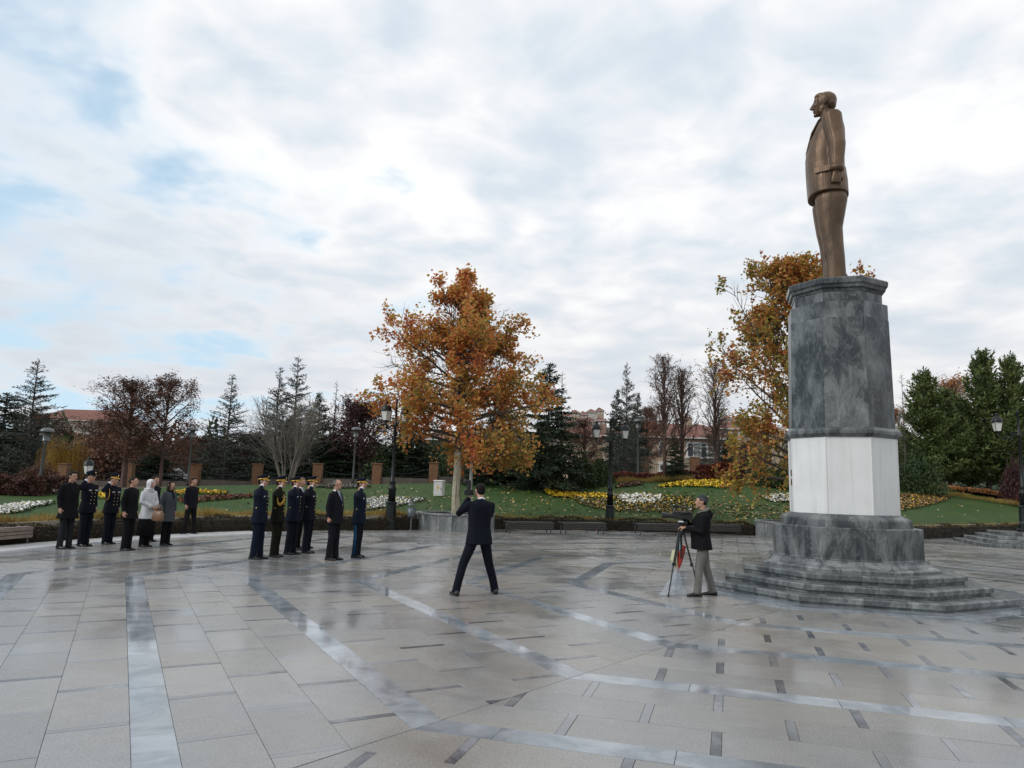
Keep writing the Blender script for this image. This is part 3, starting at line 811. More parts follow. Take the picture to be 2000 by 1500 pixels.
# ------------------------------------------------------------------ two plane trees in stone planters
def prof_a(z):
    k = [(1.9, 1.4), (2.6, 3.5), (3.1, 4.0), (4.0, 4.0), (4.9, 3.6), (6.1, 3.2), (7.2, 2.3), (8.2, 1.4), (9.2, .7), (10.2, .4), (10.9, .2)]
    return float(np.interp(z, [a[0] for a in k], [a[1] for a in k]))
def prof_b(z):
    k = [(1.4, 1.6), (2.2, 3.0), (3.2, 4.1), (5, 4.5), (6.5, 4.3), (8, 3.6), (9.4, 2.9), (11, 1.9), (12.2, .9), (13, .3)]
    return float(np.interp(z, [a[0] for a in k], [a[1] for a in k]))
pa = at(889, 1015, 29.3); pa = Vector((pa.x, pa.y, .0))
pb = at(1552, 1015, 30.9); pb = Vector((pb.x, pb.y, .0))
HA = at(888, 515, 29.3).z - .5 - .45; HB = at(1560, 487, 30.9).z - .5 - .45
def plane_tree(seed, loc, H, base, prof, mt, label, nprim, lsize, elev, rs):
    segs, P, r = gen_broad(seed, H, base, prof, nprim=nprim, elev=elev, nsec=15, nter=5, tr=.16, leaf_n=10, spread=.12, upcurve=.07, noise_len=.42, clump=.62)
    sr = rs; sz = H / np.percentile(P[:, 2], 99.8); S_ = np.array([sr, sr, sz]); P = P * S_; segs = [(a * S_, b * S_, c, d) for a, b, c, d in segs]
    e = empty('plane_tree', (loc.x, loc.y, .5)); tag(e, label, 'tree')
    # smooth trunk apart from the boughs
    tb = MB(); tb.tube([(0, 0, -.15), (0.01, 0, .25), (-.02, .0, 1.0), (.01, .01, 1.8), (.0, 0, 2.6)], [.21, .175, .155, .15, .135], 12)
    tb.build('trunk', M['bark_plane'], e, smooth=True)
    segs = [s for s in segs if s[2] > .0062 or r.uniform() < .5]; V, F = sticks(segs, 4); link('boughs', np_mesh('boughs', V, F, M['bark'], smooth=True), e)
    LV, LF = leafquads(P, lsize, r); link('crown', np_mesh('crown', LV, LF, mt, colors=r.uniform(0, 1, len(LF))), e)
    return e
plane_tree(101, pa, HA, 2.75, prof_a, M['autumn'], 'orange and rust leaved plane tree in the round stone planter behind the photographer', 66, .14, (-6, 60), .90)
plane_tree(102, pb, HB, 1.9, prof_b, M['autumn2'], 'olive and rust leaved plane tree standing half hidden behind the marble pedestal', 64, .15, (8, 62), .66)

M['planter'] = marble_mat('weathered_planter_stone', (.12, .13, .13), (.30, .31, .31), vein=.2, nscale=1.5, rough=.5)
def planter(loc, Rr, h, label, n=16):
    e = empty('stone_planter', (loc.x, loc.y, 0)); tag(e, label, 'planter')
    for k in range(n):
        a0, a1 = 2 * PI * k / n + .006, 2 * PI * (k + 1) / n - .006
        mb = MB(); mb.prism([(Rr * math.cos(a0), Rr * math.sin(a0)), (Rr * math.cos(a1), Rr * math.sin(a1)), ((Rr - .12) * math.cos(a1), (Rr - .12) * math.sin(a1)), ((Rr - .12) * math.cos(a0), (Rr - .12) * math.sin(a0))], 0, h - .06)
        mb.build('wall_slab', M['planter'], e)
        mb = MB(); mb.prism([((Rr + .04) * math.cos(a0), (Rr + .04) * math.sin(a0)), ((Rr + .04) * math.cos(a1), (Rr + .04) * math.sin(a1)), ((Rr - .2) * math.cos(a1), (Rr - .2) * math.sin(a1)), ((Rr - .2) * math.cos(a0), (Rr - .2) * math.sin(a0))], h - .058, h, .006)
        mb.build('coping_stone', M['planter'], e)
    mb = MB(); mb.lathe([(Rr - .13, 0), (Rr - .13, h - .1), (.3, h - .04)], 16); mb.build('soil', M['soil'], e)
planter(pa, 1.58, .66, 'weathered round stone planter behind the photographer, under the orange tree')
planter(pb, 1.62, .66, 'pale round stone planter partly hidden by the marble pedestal')
# ------------------------------------------------------------------ background planting
T = [
 ('cedar', 45, 52, 703, 89, 'cedar_tree', 'dark cedar with a bare pointed top at the far left, left of the golden willow', 'tree', None),
 ('spruce', -8, 55, 770, 88, 'cedar_tree', 'dark conifer cut by the left edge of the view', 'tree', None),
 ('willow', 116, 50, 838, 42, 'willow_tree', 'golden weeping willow beside the dark cedar on the left', 'tree', None),
 ('brown_slim', 240, 41, 734, 72, 'bare_tree', 'slim brown tree behind the saluting officers of the left group', 'tree', None),
 ('brown_oak', 312, 43, 730, 83, 'brown_tree', 'broad brown-leaved tree above the woman in the pale coat', 'tree', None),
 ('cedar_b', 436, 54, 735, 76, 'cedar_tree', 'brownish cedar between the broad brown tree and the pale many-stemmed tree', 'tree', None),
 ('cedar_b', 530, 58, 722, 76, 'cedar_tree', 'dark cedar leaning its long boughs left, behind the left side of the pale bare tree', 'tree', None),
 ('cedar', 565, 54, 697, 68, 'cedar_tree', 'tallest cedar top rising right behind the pale bare tree', 'tree', None),
 ('multistem', 560, 40, 760, 100, 'bare_tree', 'pale bare tree with many upright stems behind the saluting row', 'tree', None),
 ('spruce_b', 614, 58, 768, 50, 'pine_tree', 'dark pointed pine to the right of the pale bare tree', 'tree', None),
 ('cedar_thin', 645, 58, 746, 28, 'pine_tree', 'thin open pine with gaps between its tufts, left of the orange tree', 'tree', None),
 ('spruce_b', 682, 56, 782, 50, 'pine_tree', 'short dark pine top just left of the orange tree', 'tree', None),
 ('plum', 700, 55, 772, 85, 'plum_tree', 'dark purple plum tree behind the suited man and the left lamp', 'tree', None),
 ('plum', 478, 59, 838, 70, 'plum_tree', 'low dark purple plum tree behind the leftmost of the saluting row', 'tree', None),
 ('brown_oak', 190, 62, 815, 80, 'brown_tree', 'low brown tree in front of the far red roofed block', 'tree', None),
 ('spruce', 800, 54, 830, 88, 'spruce_tree', 'low dark spruce seen under the left half of the orange crown', 'tree', None),
 ('spruce', 975, 44, 800, 78, 'spruce_tree', 'dark spruce seen under the right half of the orange crown', 'tree', None),
 ('spruce_b', 972, 52, 745, 50, 'spruce_tree', 'tall spruce whose top pokes behind the thin right side of the orange crown', 'tree', None),
 ('spruce', 1068, 41, 714, 78, 'spruce_tree', 'big dark green spruce right of the orange tree', 'tree', None),
 ('cedar_thin', 1094, 43, 728, 36, 'cedar_tree', 'thin open cedar top leaning out of the big dark spruce', 'tree', None),
 ('cedar', 1223, 56, 710, 46, 'cedar_tree', 'tall thin cedar spire behind the double lamp', 'tree', None),
 ('spruce_b', 1203, 58, 762, 32, 'spruce_tree', 'shorter blunt spruce just left of the tall cedar spire', 'tree', None),
 ('spruce_b', 1244, 60, 768, 30, 'spruce_tree', 'shorter blunt spruce just right of the tall cedar spire', 'tree', None),
 ('cedar', 1224, 50, 842, 46, 'cedar_tree', 'low dark cedar directly behind the post of the double lamp', 'tree', None),
 ('column', 1298, 45, 688, 41, 'bare_tree', 'tallest bare upright tree in front of the beige house', 'tree', None),
 ('column', 1332, 46, 714, 43, 'bare_tree', 'reddish bare upright tree, right neighbour of the tallest bare one', 'tree', None),
 ('column', 1398, 48, 700, 38, 'bare_tree', 'bare upright tree half covered by the olive plane tree', 'tree', None),
 ('spruce_b', 1318, 45, 850, 28, 'spruce_tree', 'low dark spruce between the two bare upright trees before the beige house', 'tree', None),
 ('spruce_b', 1420, 46, 855, 25, 'spruce_tree', 'low dark spruce before the right end of the beige house', 'tree', None),
 ('brown_slim', 1262, 64, 790, 44, 'brown_tree', 'distant brown tree showing behind the round topped park light', 'tree', None),
 ('cedar_b', 1405, 75, 790, 68, 'cedar_tree', 'dark distant conifers above the red roof of the beige house', 'tree', None),
 ('pine', 1815, 57, 733, 66, 'pine_tree', 'bushy green pine nearest to the right side of the pedestal', 'tree', None),
 ('pine_b', 1856, 57, 770, 49, 'pine_tree', 'lower green pine in front of the pale pink tree', 'tree', None),
 ('pine_b', 1932, 58, 698, 71, 'pine_tree', 'tallest green pine left of the right-hand lamp', 'tree', None),
 ('pine', 1990, 58, 706, 60, 'pine_tree', 'green pine cut by the right edge of the view', 'tree', None),
 ('pine', 1892, 59, 790, 47, 'pine_tree', 'low green pine filling the gap between the two tall groups of pines', 'tree', None),
 ('cedar_thin', 1771, 56, 730, 26, 'cedar_tree', 'thin grey cedar top beside the right edge of the shaft', 'tree', None),
 ('pinkbare', 1872, 68, 728, 50, 'bare_tree', 'pale pinkish bare tree rising between the pines on the right', 'tree', None),
 ('pinkbare', 1752, 62, 790, 34, 'autumn_tree', 'pale orange tree peeping out right behind the pedestal', 'tree', None),
 ('plum', 1752, 61, 850, 30, 'plum_tree', 'dark red bush-like plum low behind the right side of the pedestal', 'tree', None),
 ('plum', 1462, 44, 858, 36, 'plum_tree', 'dark red plum low under the olive plane tree', 'tree', None),
 ('brown_slim', 1140, 62, 815, 47, 'bare_tree', 'thin bare tree before the left end of the beige house', 'tree', None),
 ('brown_oak', 385, 56, 850, 57, 'brown_tree', 'low rusty tree behind the young man standing apart', 'tree', None),
 ('spruce', 300, 57, 868, 58, 'spruce_tree', 'low dark spruce under the broad brown tree', 'tree', None),
 ('spruce', 440, 57, 862, 55, 'spruce_tree', 'low dark spruce under the brownish cedar', 'tree', None),
 ('spruce', 560, 55, 820, 88, 'spruce_tree', 'dark spruce closing the gap behind the pale bare tree', 'tree', None),
 ('spruce', 650, 55, 845, 62, 'spruce_tree', 'dark spruce behind the fence left of the plum tree', 'tree', None),
 ('brown_oak', 60, 60, 800, 69, 'brown_tree', 'brown tree filling the gap behind the left cedar', 'tree', None),
]
for key, px, Y, top, half, nm, lb, ct, gr in T: place(key, px, Y, top, half, nm, lb, ct, gr)
S = [
 ('shrub_green', 1138, 42, 888, 30, 'shrub', 'round green shrub between the big spruce and the double lamp', 'shrub'),
 ('shrub_green', 1172, 43, 893, 26, 'shrub', 'smaller green shrub just left of the double lamp post', 'shrub'),
 ('shrub_green', 1795, 51, 893, 44, 'shrub', 'wide clipped green shrub right beside the white panels of the pedestal', 'shrub'),
 ('shrub_green', 1490, 43, 905, 34, 'shrub', 'dark green shrub under the olive plane tree, left of the pedestal', 'shrub'),
 ('shrub_green', 1530, 43, 907, 30, 'shrub', 'dark green shrub touching the left side of the pedestal', 'shrub'),
 ('shrub_brown', 75, 40, 905, 38, 'shrub', 'brown shrub under the dark cedar at the far left', 'shrub'),
 ('shrub_plum', 1985, 52, 900, 24, 'shrub', 'dark red shrub behind the right-hand lamp post', 'shrub'),
 ('shrub_green', 900, 52, 880, 50, 'shrub', 'dark shrub behind the white electrical cabinet', 'shrub'),
 ('shrub_green', 1000, 45, 890, 46, 'shrub', 'dark shrub at the foot of the spruces under the orange crown', 'shrub'),
 ('shrub_green', 745, 53, 885, 40, 'shrub', 'dark shrub behind the fence beside the left lamp', 'shrub'),
 ('shrub_brown', 215, 58, 850, 70, 'shrub', 'tall brown shrub before the rose coloured house', 'shrub'),
]
for key, px, Y, top, half, nm, lb, ct in S: place(key, px, Y, top, half, nm, lb, ct)
belt = ['beyond the fence at the far left edge', 'beyond the fence under the dark cedar', 'beyond the fence behind the golden willow', 'beyond the fence left of the rose house', 'beyond the fence behind the slim brown tree', 'beyond the fence behind the broad brown tree', 'beyond the fence beside the brownish cedar',
        'beyond the fence left of the pale bare tree', 'beyond the fence straight behind the pale bare tree', 'beyond the fence behind the plum tree', 'beyond the fence by the left lamp', 'beyond the fence left of the orange tree trunk', 'beyond the fence right of the orange tree trunk', 'beyond the fence left of the big dark spruce', 'beyond the fence right of the big dark spruce']
for i, wh in enumerate(belt):        # dark belt of bushes beyond the fence
    r_ = random.Random(i); key = 'shrub_brown' if i < 9 and i % 2 else 'shrub_green'; px = -40 + i * 75
    place(key, px, 74 + r_.uniform(-4, 4), 855 + .018 * px - r_.uniform(0, 25), 75, 'shrub', ('brown' if 'brown' in key else 'dark green') + ' bush ' + wh, 'bush', 'bushes beyond the fence')

# low hedges and shrub beds (one continuous clipped mass each)
def bank(name, label, cat, line, h, wdt, mt, n, s, seed, zoff=0.0, long=False, kind=None):
    """line: ground points; mass of leaves along it"""
    r = np.random.default_rng(seed); Pn = [Vector(p) for p in line]
    segl = [(Pn[i + 1] - Pn[i]).length for i in range(len(Pn) - 1)]; cum = np.cumsum([0] + segl); tot = cum[-1]
    u = r.uniform(0, tot, n); idx = np.clip(np.searchsorted(cum, u) - 1, 0, len(segl) - 1)
    A = np.array([tuple(p) for p in Pn]); t = (u - cum[idx]) / np.array(segl)[idx]
    C_ = A[idx] + (A[idx + 1] - A[idx]) * t[:, None]; D_ = A[idx + 1] - A[idx]; D_ /= np.linalg.norm(D_, axis=1, keepdims=True)
    Nn = np.stack([-D_[:, 1], D_[:, 0], 0 * u], 1)
    hh = h * (1 + .12 * np.sin(u * 1.7 + seed) + .08 * np.sin(u * 5.1)) if not long else h * (1 + .3 * np.sin(u * 2.7 + seed) * np.sin(u * .9))
    # push points to the shell
    a = r.uniform(-1, 1, n); b = r.uniform(0, 1, n); shell = r.uniform(size=n)
    a = np.where(shell < .45, np.sign(a) * r.uniform(.88, 1, n), a); b = np.where(shell > .6, r.uniform(.86, 1, n), b)
    Pp = C_ + Nn * (a * wdt / 2)[:, None]; Pp[:, 2] += zoff + b * hh + r.normal(size=n) * .015
    o0 = Vector(Pn[0]); Pp -= np.array(o0)
    if long:
        Dd = np.stack([r.normal(size=n) * .35, r.normal(size=n) * .35, np.ones(n)], 1); Pp[:, 2] -= (b * hh)
        V, F = blades(Pp, Dd, hh * r.uniform(.6, 1.2, n), .022, r)
    else: V, F = leafquads(Pp, s, r, up=.1)
    e = link(name, np_mesh(name, V, F, mt, colors=r.uniform(0, 1, len(F))), None, o0)
    if kind: tag(e, kind=kind, label=label, cat=cat)
    else: tag(e, label, cat)
    if not long:       # dark twiggy core
        mb = MB()
        rr = []
        for i, p in enumerate(Pn):
            d = Pn[min(i + 1, len(Pn) - 1)] - Pn[max(i - 1, 0)]; d.z = 0; d.normalize(); nn_ = Vector((-d.y, d.x, 0)) * wdt * .36; c = p - o0
            if i == 0: c = c + d * wdt * .4
            if i == len(Pn) - 1: c = c - d * wdt * .4
            zl, zh = Vector((0, 0, zoff)), Vector((0, 0, zoff + h * .84)); rr.append([tuple(c + nn_ + zl), tuple(c - nn_ + zl), tuple(c - nn_ + zh), tuple(c + nn_ + zh)])
        mb.rings(rr)
        mb.build('twigs', M['twigs'], e)
    return e
M['twigs'] = simple('hedge_twigs', (.028, .022, .015), .95, var=.3)
arcp = [Vector((CX + (RE(a) + .28) * math.cos(R_(a)), CY + (RE(a) + .28) * math.sin(R_(a)), 0)) for a in np.arange(194, 69, -3.0)]
# clipped hedge round the plaza, in its three runs
r1_ = [p for p in arcp if p.x < pa.x - 1.5]; r2_ = [p for p in arcp if pa.x + 1.5 < p.x < pb.x - 1.5]
_ax = lambda x: Vector((x, CY + math.sqrt((17.4 + .28) ** 2 - (x - CX) ** 2), 0))
r1_.append(_ax(pa.x - 1.25)); r2_.insert(0, _ax(pa.x + 1.25))
r3_ = [Vector((18.4, 32.75, 0)), Vector((27.6, 39.8, 0)), Vector((42, 49.5, 0))]
r3a = [p for p in arcp if p.x > pb.x + 1.3] + [Vector((15.0, 31.9, 0))] + r3_
r2_.append(Vector((pb.x - 1.45, 31.7, 0)))
bank('clipped_hedge', 'low dark clipped hedge along the plaza edge left of the orange tree', 'hedge', r1_, .47, .5, M['hedge'], 15000, .055, 1)
bank('clipped_hedge', 'low dark clipped hedge behind the benches between the two planters', 'hedge', r2_, .50, .5, M['hedge'], 8000, .055, 2)
bank('clipped_hedge', 'low dark red clipped hedge running away right of the pedestal', 'hedge', r3a, .55, .5, M['hedge'], 9000, .06, 3)
def off(line, d):
    out = []
    for p in line:
        v = Vector((p.x - CX, p.y - CY, 0)); v.normalize(); q = p + v * d; q.z = tz(q.x, q.y); out.append(q)
    return out
bank('dry_grass', 'ochre grass tufts along the hedge', 'grass', off(r1_, .62), .32, .6, M['ochre'], 9000, .1, 4, long=True, kind='stuff')
bank('dry_grass', 'ochre grass tufts behind the benches', 'grass', off(r2_, .62), .20, .5, M['ochre'], 1500, .1, 5, long=True, kind='stuff')
bank('dry_grass', 'ochre grass tufts right of the pedestal', 'grass', off(r3a, .7), .28, .6, M['ochre'], 3500, .1, 6, long=True, kind='stuff')
# pale kerb behind the hedge
M['kerb'] = simple('kerb_stone', (.34, .31, .24), .6, var=.1, scale=2)
for line, z in ((off(r1_, .31), .485), (off(r3a, .33), .565)):
    k_ = empty('lawn_kerb', (line[0].x, line[0].y, 0)); tag(k_, kind='structure')
    for a, b in zip(line[:-1], line[1:]):
        d = b - a; d.z = 0; mb = MB(); c = (a + b) / 2
        mb.box((c.x - line[0].x, c.y - line[0].y, z - .28), (d.length - .01, .09, .60), math.atan2(d.y, d.x), bev=.008); mb.build('kerb_stone', M['kerb'], k_)
def row(pxs, Y): return [atY(p, Y) for p in pxs]
bank('red_hedge', 'bright red shrub hedge at the top of the lawn before the beige house', 'hedge', row([1362, 1400, 1440, 1468], 45.5), .95, 1.1, M['red'], 5000, .11, 11)
bank('red_hedge', 'paler red and ochre shrub hedge right of the double lamp', 'hedge', row([1172, 1200, 1240, 1290, 1360], 45.5), .55, 1.0, M['orange'] if False else M['red'], 4000, .10, 12)
bank('dry_grass', 'ochre grass clumps in front of the red hedge', 'grass', row([1205, 1250, 1300, 1350], 44.6), .38, .7, M['ochre'], 1800, .1, 13, long=True, kind='stuff')
bank('brown_hedge', 'dark red-brown low hedge at the far left behind the white flowers', 'hedge', row([-40, 30, 70, 112], 30.5), .75, 1.8, M['redbrown'], 7000, .09, 14)
bank('brown_hedge', 'dark red-brown low hedge under the orange tree, right of its trunk', 'hedge', row([925, 960, 1000, 1030], 43.8), .65, 1.0, M['redbrown'], 3500, .1, 15)
bank('orange_groundcover', 'rusty orange ground cover strip in front of the pines', 'ground cover', row([1840, 1900, 1960, 2040], 54.5), .30, 2.6, M['orange'], 4200, .10, 16, kind='stuff')
bank('dry_grass', 'ochre grass strip below the pines', 'grass', row([1835, 1900, 1960, 2040], 51.5), .32, 1.2, M['ochre'], 2600, .1, 17, long=True, kind='stuff')

# ------------------------------------------------------------------ flower beds, fallen leaves
def petals(name, poly, n, cols, s, seed, label, lift=.12, green=True, soil=True):
    r = np.random.default_rng(seed); W_ = [tp(*p) for p in poly]; Q = np.array([(v.x, v.y) for v in W_])
    lo, hi = Q.min(0), Q.max(0); pts = []
    while len(pts) < n:
        c = r.uniform(lo, hi, (n * 2, 2)); ins = np.zeros(len(c), bool)
        for i in range(len(Q)):
            x0, y0 = Q[i]; x1, y1 = Q[(i + 1) % len(Q)]
            ins ^= ((y0 > c[:, 1]) != (y1 > c[:, 1])) & (c[:, 0] < (x1 - x0) * (c[:, 1] - y0) / (y1 - y0 + 1e-12) + x0)
        pts += list(c[ins])
        if not ins.any(): break
    pts = np.array(pts[:n]); z = terrain(pts[:, 0], pts[:, 1])
    o0 = Vector((Q[0][0], Q[0][1], tz(*Q[0])))
    Pp = np.stack([pts[:, 0], pts[:, 1], z + r.uniform(.4, 1, n) * lift], 1) - np.array(o0)
    V, F = leafquads(Pp, s, r, up=.6); ci = r.choice(len(cols), n, p=[c[1] for c in cols])
    me = np_mesh(name, V, F, [M[c[0]] for c in cols], fm=ci); o = link(name, me, None, o0); tag(o, label, 'flowers', kind='stuff')
    if green:
        k = n * 2; idx = r.integers(0, n, k); Pg = Pp[idx] + r.normal(size=(k, 3)) * np.array([.09, .09, .01]); Pg[:, 2] -= .04
        V, F = leafquads(Pg, s * .9, r, up=.6); link('flower_leaves', np_mesh('flower_leaves', V, F, M['green'], colors=r.uniform(0, 1, k)), o)['kind'] = 'stuff'
for k_, c_ in (('pet_white', (.80, .80, .74)), ('pet_yellow', (.75, .52, .02)), ('pet_amber', (.55, .30, .03)), ('leaf_tan', (.38, .25, .10)), ('leaf_brown', (.16, .075, .035)), ('leaf_pale', (.52, .42, .20)), ('pet_maroon', (.10, .03, .025)), ('leaf_rust', (.32, .09, .03)), ('grey_leaf', (.20, .21, .20))):
    M[k_] = simple(k_, c_, .6, var=.2)
petals('yellow_flowers', [(1063, 955), (1080, 950), (1096, 961), (1130, 966), (1192, 967), (1188, 974), (1130, 973), (1085, 973), (1066, 966)], 1500, [('pet_yellow', .8), ('pet_amber', .2)], .12, 1, 'yellow pansies in the hooked bed left of the double lamp')
petals('mixed_flowers', [(1112, 974), (1160, 968), (1260, 965), (1350, 972), (1372, 984), (1350, 1003), (1250, 1003), (1180, 998), (1138, 988)], 2000, [('leaf_brown', .36), ('pet_amber', .22), ('pet_yellow', .16), ('pet_white', .10), ('leaf_tan', .16)], .095, 2, 'mixed bed of pansies and fallen leaves behind the benches')
petals('white_flowers', [(1198, 972), (1240, 967), (1292, 972), (1290, 984), (1230, 988)], 420, [('pet_white', 1.0)], .13, 3, 'white pansies in the middle of the mixed bed', green=False, lift=.17)
petals('yellow_flowers', [(1285, 952), (1300, 947), (1345, 941), (1390, 939), (1442, 944), (1440, 950), (1415, 955), (1380, 952), (1320, 951)], 1300, [('pet_yellow', .85), ('pet_amber', .15)], .13, 4, 'bright yellow pansies in the upper bed')
petals('maroon_plants', [(1200, 952), (1228, 944), (1256, 942), (1254, 948), (1205, 954)], 600, [('pet_maroon', .8), ('leaf_tan', .2)], .13, 5, 'maroon plants in the small upper bed')
petals('white_flowers', [(1487, 972), (1515, 967), (1560, 968), (1560, 984), (1505, 981)], 800, [('pet_white', .75), ('pet_yellow', .1), ('leaf_brown', .15)], .11, 6, 'white pansies left of the white pedestal panels')
petals('mixed_flowers', [(1745, 966), (1795, 965), (1862, 971), (1835, 983), (1800, 992), (1745, 1002)], 2000, [('leaf_brown', .5), ('leaf_tan', .22), ('pet_amber', .2), ('pet_yellow', .08)], .115, 7, 'brown and amber leafy bed right of the pedestal')
petals('white_flowers', [(-20, 996), (30, 987), (70, 985), (104, 983), (100, 986), (62, 993), (40, 1002), (-20, 1008)], 1500, [('pet_white', .75), ('pet_yellow', .05), ('grey_leaf', .2)], .085, 8, 'white flowers curving up at the far left')
petals('white_flowers', [(702, 986), (722, 975), (760, 972), (832, 977), (800, 985), (765, 992), (716, 998)], 1500, [('pet_white', .72), ('pet_yellow', .08), ('grey_leaf', .2)], .10, 9, 'white flowers behind the right saluting officer')
petals('yellow_flowers', [(190, 966), (205, 962), (215, 974), (195, 977)], 200, [('pet_yellow', .8), ('pet_amber', .2)], .1, 10, 'small yellow flower patch between the left officers')
petals('yellow_flowers', [(335, 962), (385, 959), (442, 962), (440, 967), (385, 966), (340, 969)], 450, [('pet_yellow', .6), ('pet_amber', .4)], .10, 11, 'yellow flowers behind the young man standing apart')
petals('maroon_plants', [(345, 978), (400, 972), (492, 968), (492, 973), (430, 978), (350, 985)], 700, [('pet_maroon', .65), ('leaf_rust', .35)], .10, 12, 'maroon strip between the two groups of people')
petals('grey_plants', [(605, 952), (660, 948), (720, 950), (720, 954), (650, 955)], 700, [('grey_leaf', .7), ('pet_maroon', .3)], .10, 13, 'greyish plants high on the lawn behind the suited man')
def fallen(name, polys, n, s, seed, label, cols=(('leaf_tan', .35), ('leaf_pale', .35), ('pet_amber', .15), ('leaf_brown', .15)), z0=.012, onplaza=False):
    r = np.random.default_rng(seed); PT = []
    while len(PT) < n:
        px = r.uniform(polys[0], polys[1]); py = r.uniform(polys[2], polys[3])
        p = gp(px, py) if onplaza else tp(px, py); PT.append((p.x, p.y, (0 if onplaza else p.z) + z0 + r.uniform(0, .02)))
    PT = np.array(PT); o0 = PT[0].copy(); m = len(PT); P_ = PT - o0
    nrm = r.normal(size=(m, 3)) * .25; nrm[:, 2] = 1; nrm /= np.linalg.norm(nrm, axis=1, keepdims=True); q = r.normal(size=(m, 3)); a = np.cross(nrm, q); a /= np.linalg.norm(a, axis=1, keepdims=True); b = np.cross(nrm, a); S_ = (s * r.uniform(.6, 1.3, m))[:, None]
    V = np.stack([P_ - b * S_ * .5, P_ + a * S_ * .45 + nrm * S_ * .2, P_ + b * S_ * .5, P_ - a * S_ * .45 + nrm * S_ * .15], 1).reshape(-1, 3)
    me = np_mesh(name, V, np.arange(m * 4).reshape(-1, 4), [M[c[0]] for c in cols], fm=r.choice(len(cols), m, p=[c[1] for c in cols]))
    tag(link(name, me, None, tuple(o0)), label, 'leaves', kind='stuff')
fallen('fallen_leaves', (980, 1560, 948, 1012), 900, .13, 1, 'pale fallen leaves over the lawn right of the orange tree')
fallen('fallen_leaves', (700, 990, 950, 1006), 420, .12, 2, 'fallen leaves round the orange tree')
fallen('fallen_leaves', (1380, 1560, 985, 1016), 300, .14, 3, 'fallen leaves near the right planter')
fallen('fallen_leaves', (1745, 2000, 950, 1012), 60, .12, 4, 'few fallen leaves right of the pedestal')
fallen('fallen_leaves', (420, 720, 955, 1005), 90, .11, 5, 'few fallen leaves behind the saluting row')
fallen('fallen_leaves', (1100, 1340, 1032, 1038), 45, .12, 6, 'rust leaves at the foot of the benches', cols=(('leaf_rust', .7), ('leaf_tan', .3)), onplaza=True, z0=.006)
# ------------------------------------------------------------------ lamps
M['iron'] = simple('dark_cast_iron', (.018, .022, .022), .38, .6, var=.2, bmp=.05)
M['grey_metal'] = simple('grey_painted_metal', (.12, .13, .13), .4, .4, var=.1)
M['pale_metal'] = simple('pale_painted_metal', (.42, .45, .45), .45, .1, var=.08)
gm, gt_, gb_ = bsdf('frosted_lantern_glass', (.62, .62, .58), .25); M['lglass'] = gm
def lantern(parent, c, s=1.0, name='lantern'):
    """four sided lantern that widens upwards, under a domed hood"""
    x, y, z = c
    mb = MB(); mb.lathe([(.10 * s, 0), (.115 * s, .015 * s), (.115 * s, .04 * s)], 8, c); mb.lathe([(.045 * s, -.10 * s), (.03 * s, -.05 * s), (.05 * s, -.02 * s), (.09 * s, .0)], 8, c)
    L = mb.build(name, M['iron'], parent, smooth=False)
    g = MB(); g.rings([[(x + dx * .095 * s, y + dy * .095 * s, z + .042 * s) for dx, dy in ((-1, -1), (1, -1), (1, 1), (-1, 1))], [(x + dx * .15 * s, y + dy * .15 * s, z + .40 * s) for dx, dy in ((-1, -1), (1, -1), (1, 1), (-1, 1))]])
    g.build('lantern_glass', M['lglass'], L)
    for dx, dy in ((-1, -1), (1, -1), (1, 1), (-1, 1)):
        b = MB(); b.tube([(x + dx * .098 * s, y + dy * .098 * s, z + .03 * s), (x + dx * .155 * s, y + dy * .155 * s, z + .41 * s)], .011 * s, 5); b.build('lantern_bar', M['iron'], L)
    h = MB(); h.lathe([(.19 * s, .40 * s), (.225 * s, .42 * s), (.225 * s, .445 * s), (.20 * s, .47 * s), (.195 * s, .52 * s), (.16 * s, .60 * s), (.10 * s, .655 * s), (.05 * s, .68 * s), (.05 * s, .73 * s), (.075 * s, .75 * s), (.06 * s, .78 * s), (.02 * s, .80 * s)], 16, c)
    h.build('lantern_hood', M['iron'], L, smooth=True)
    return L
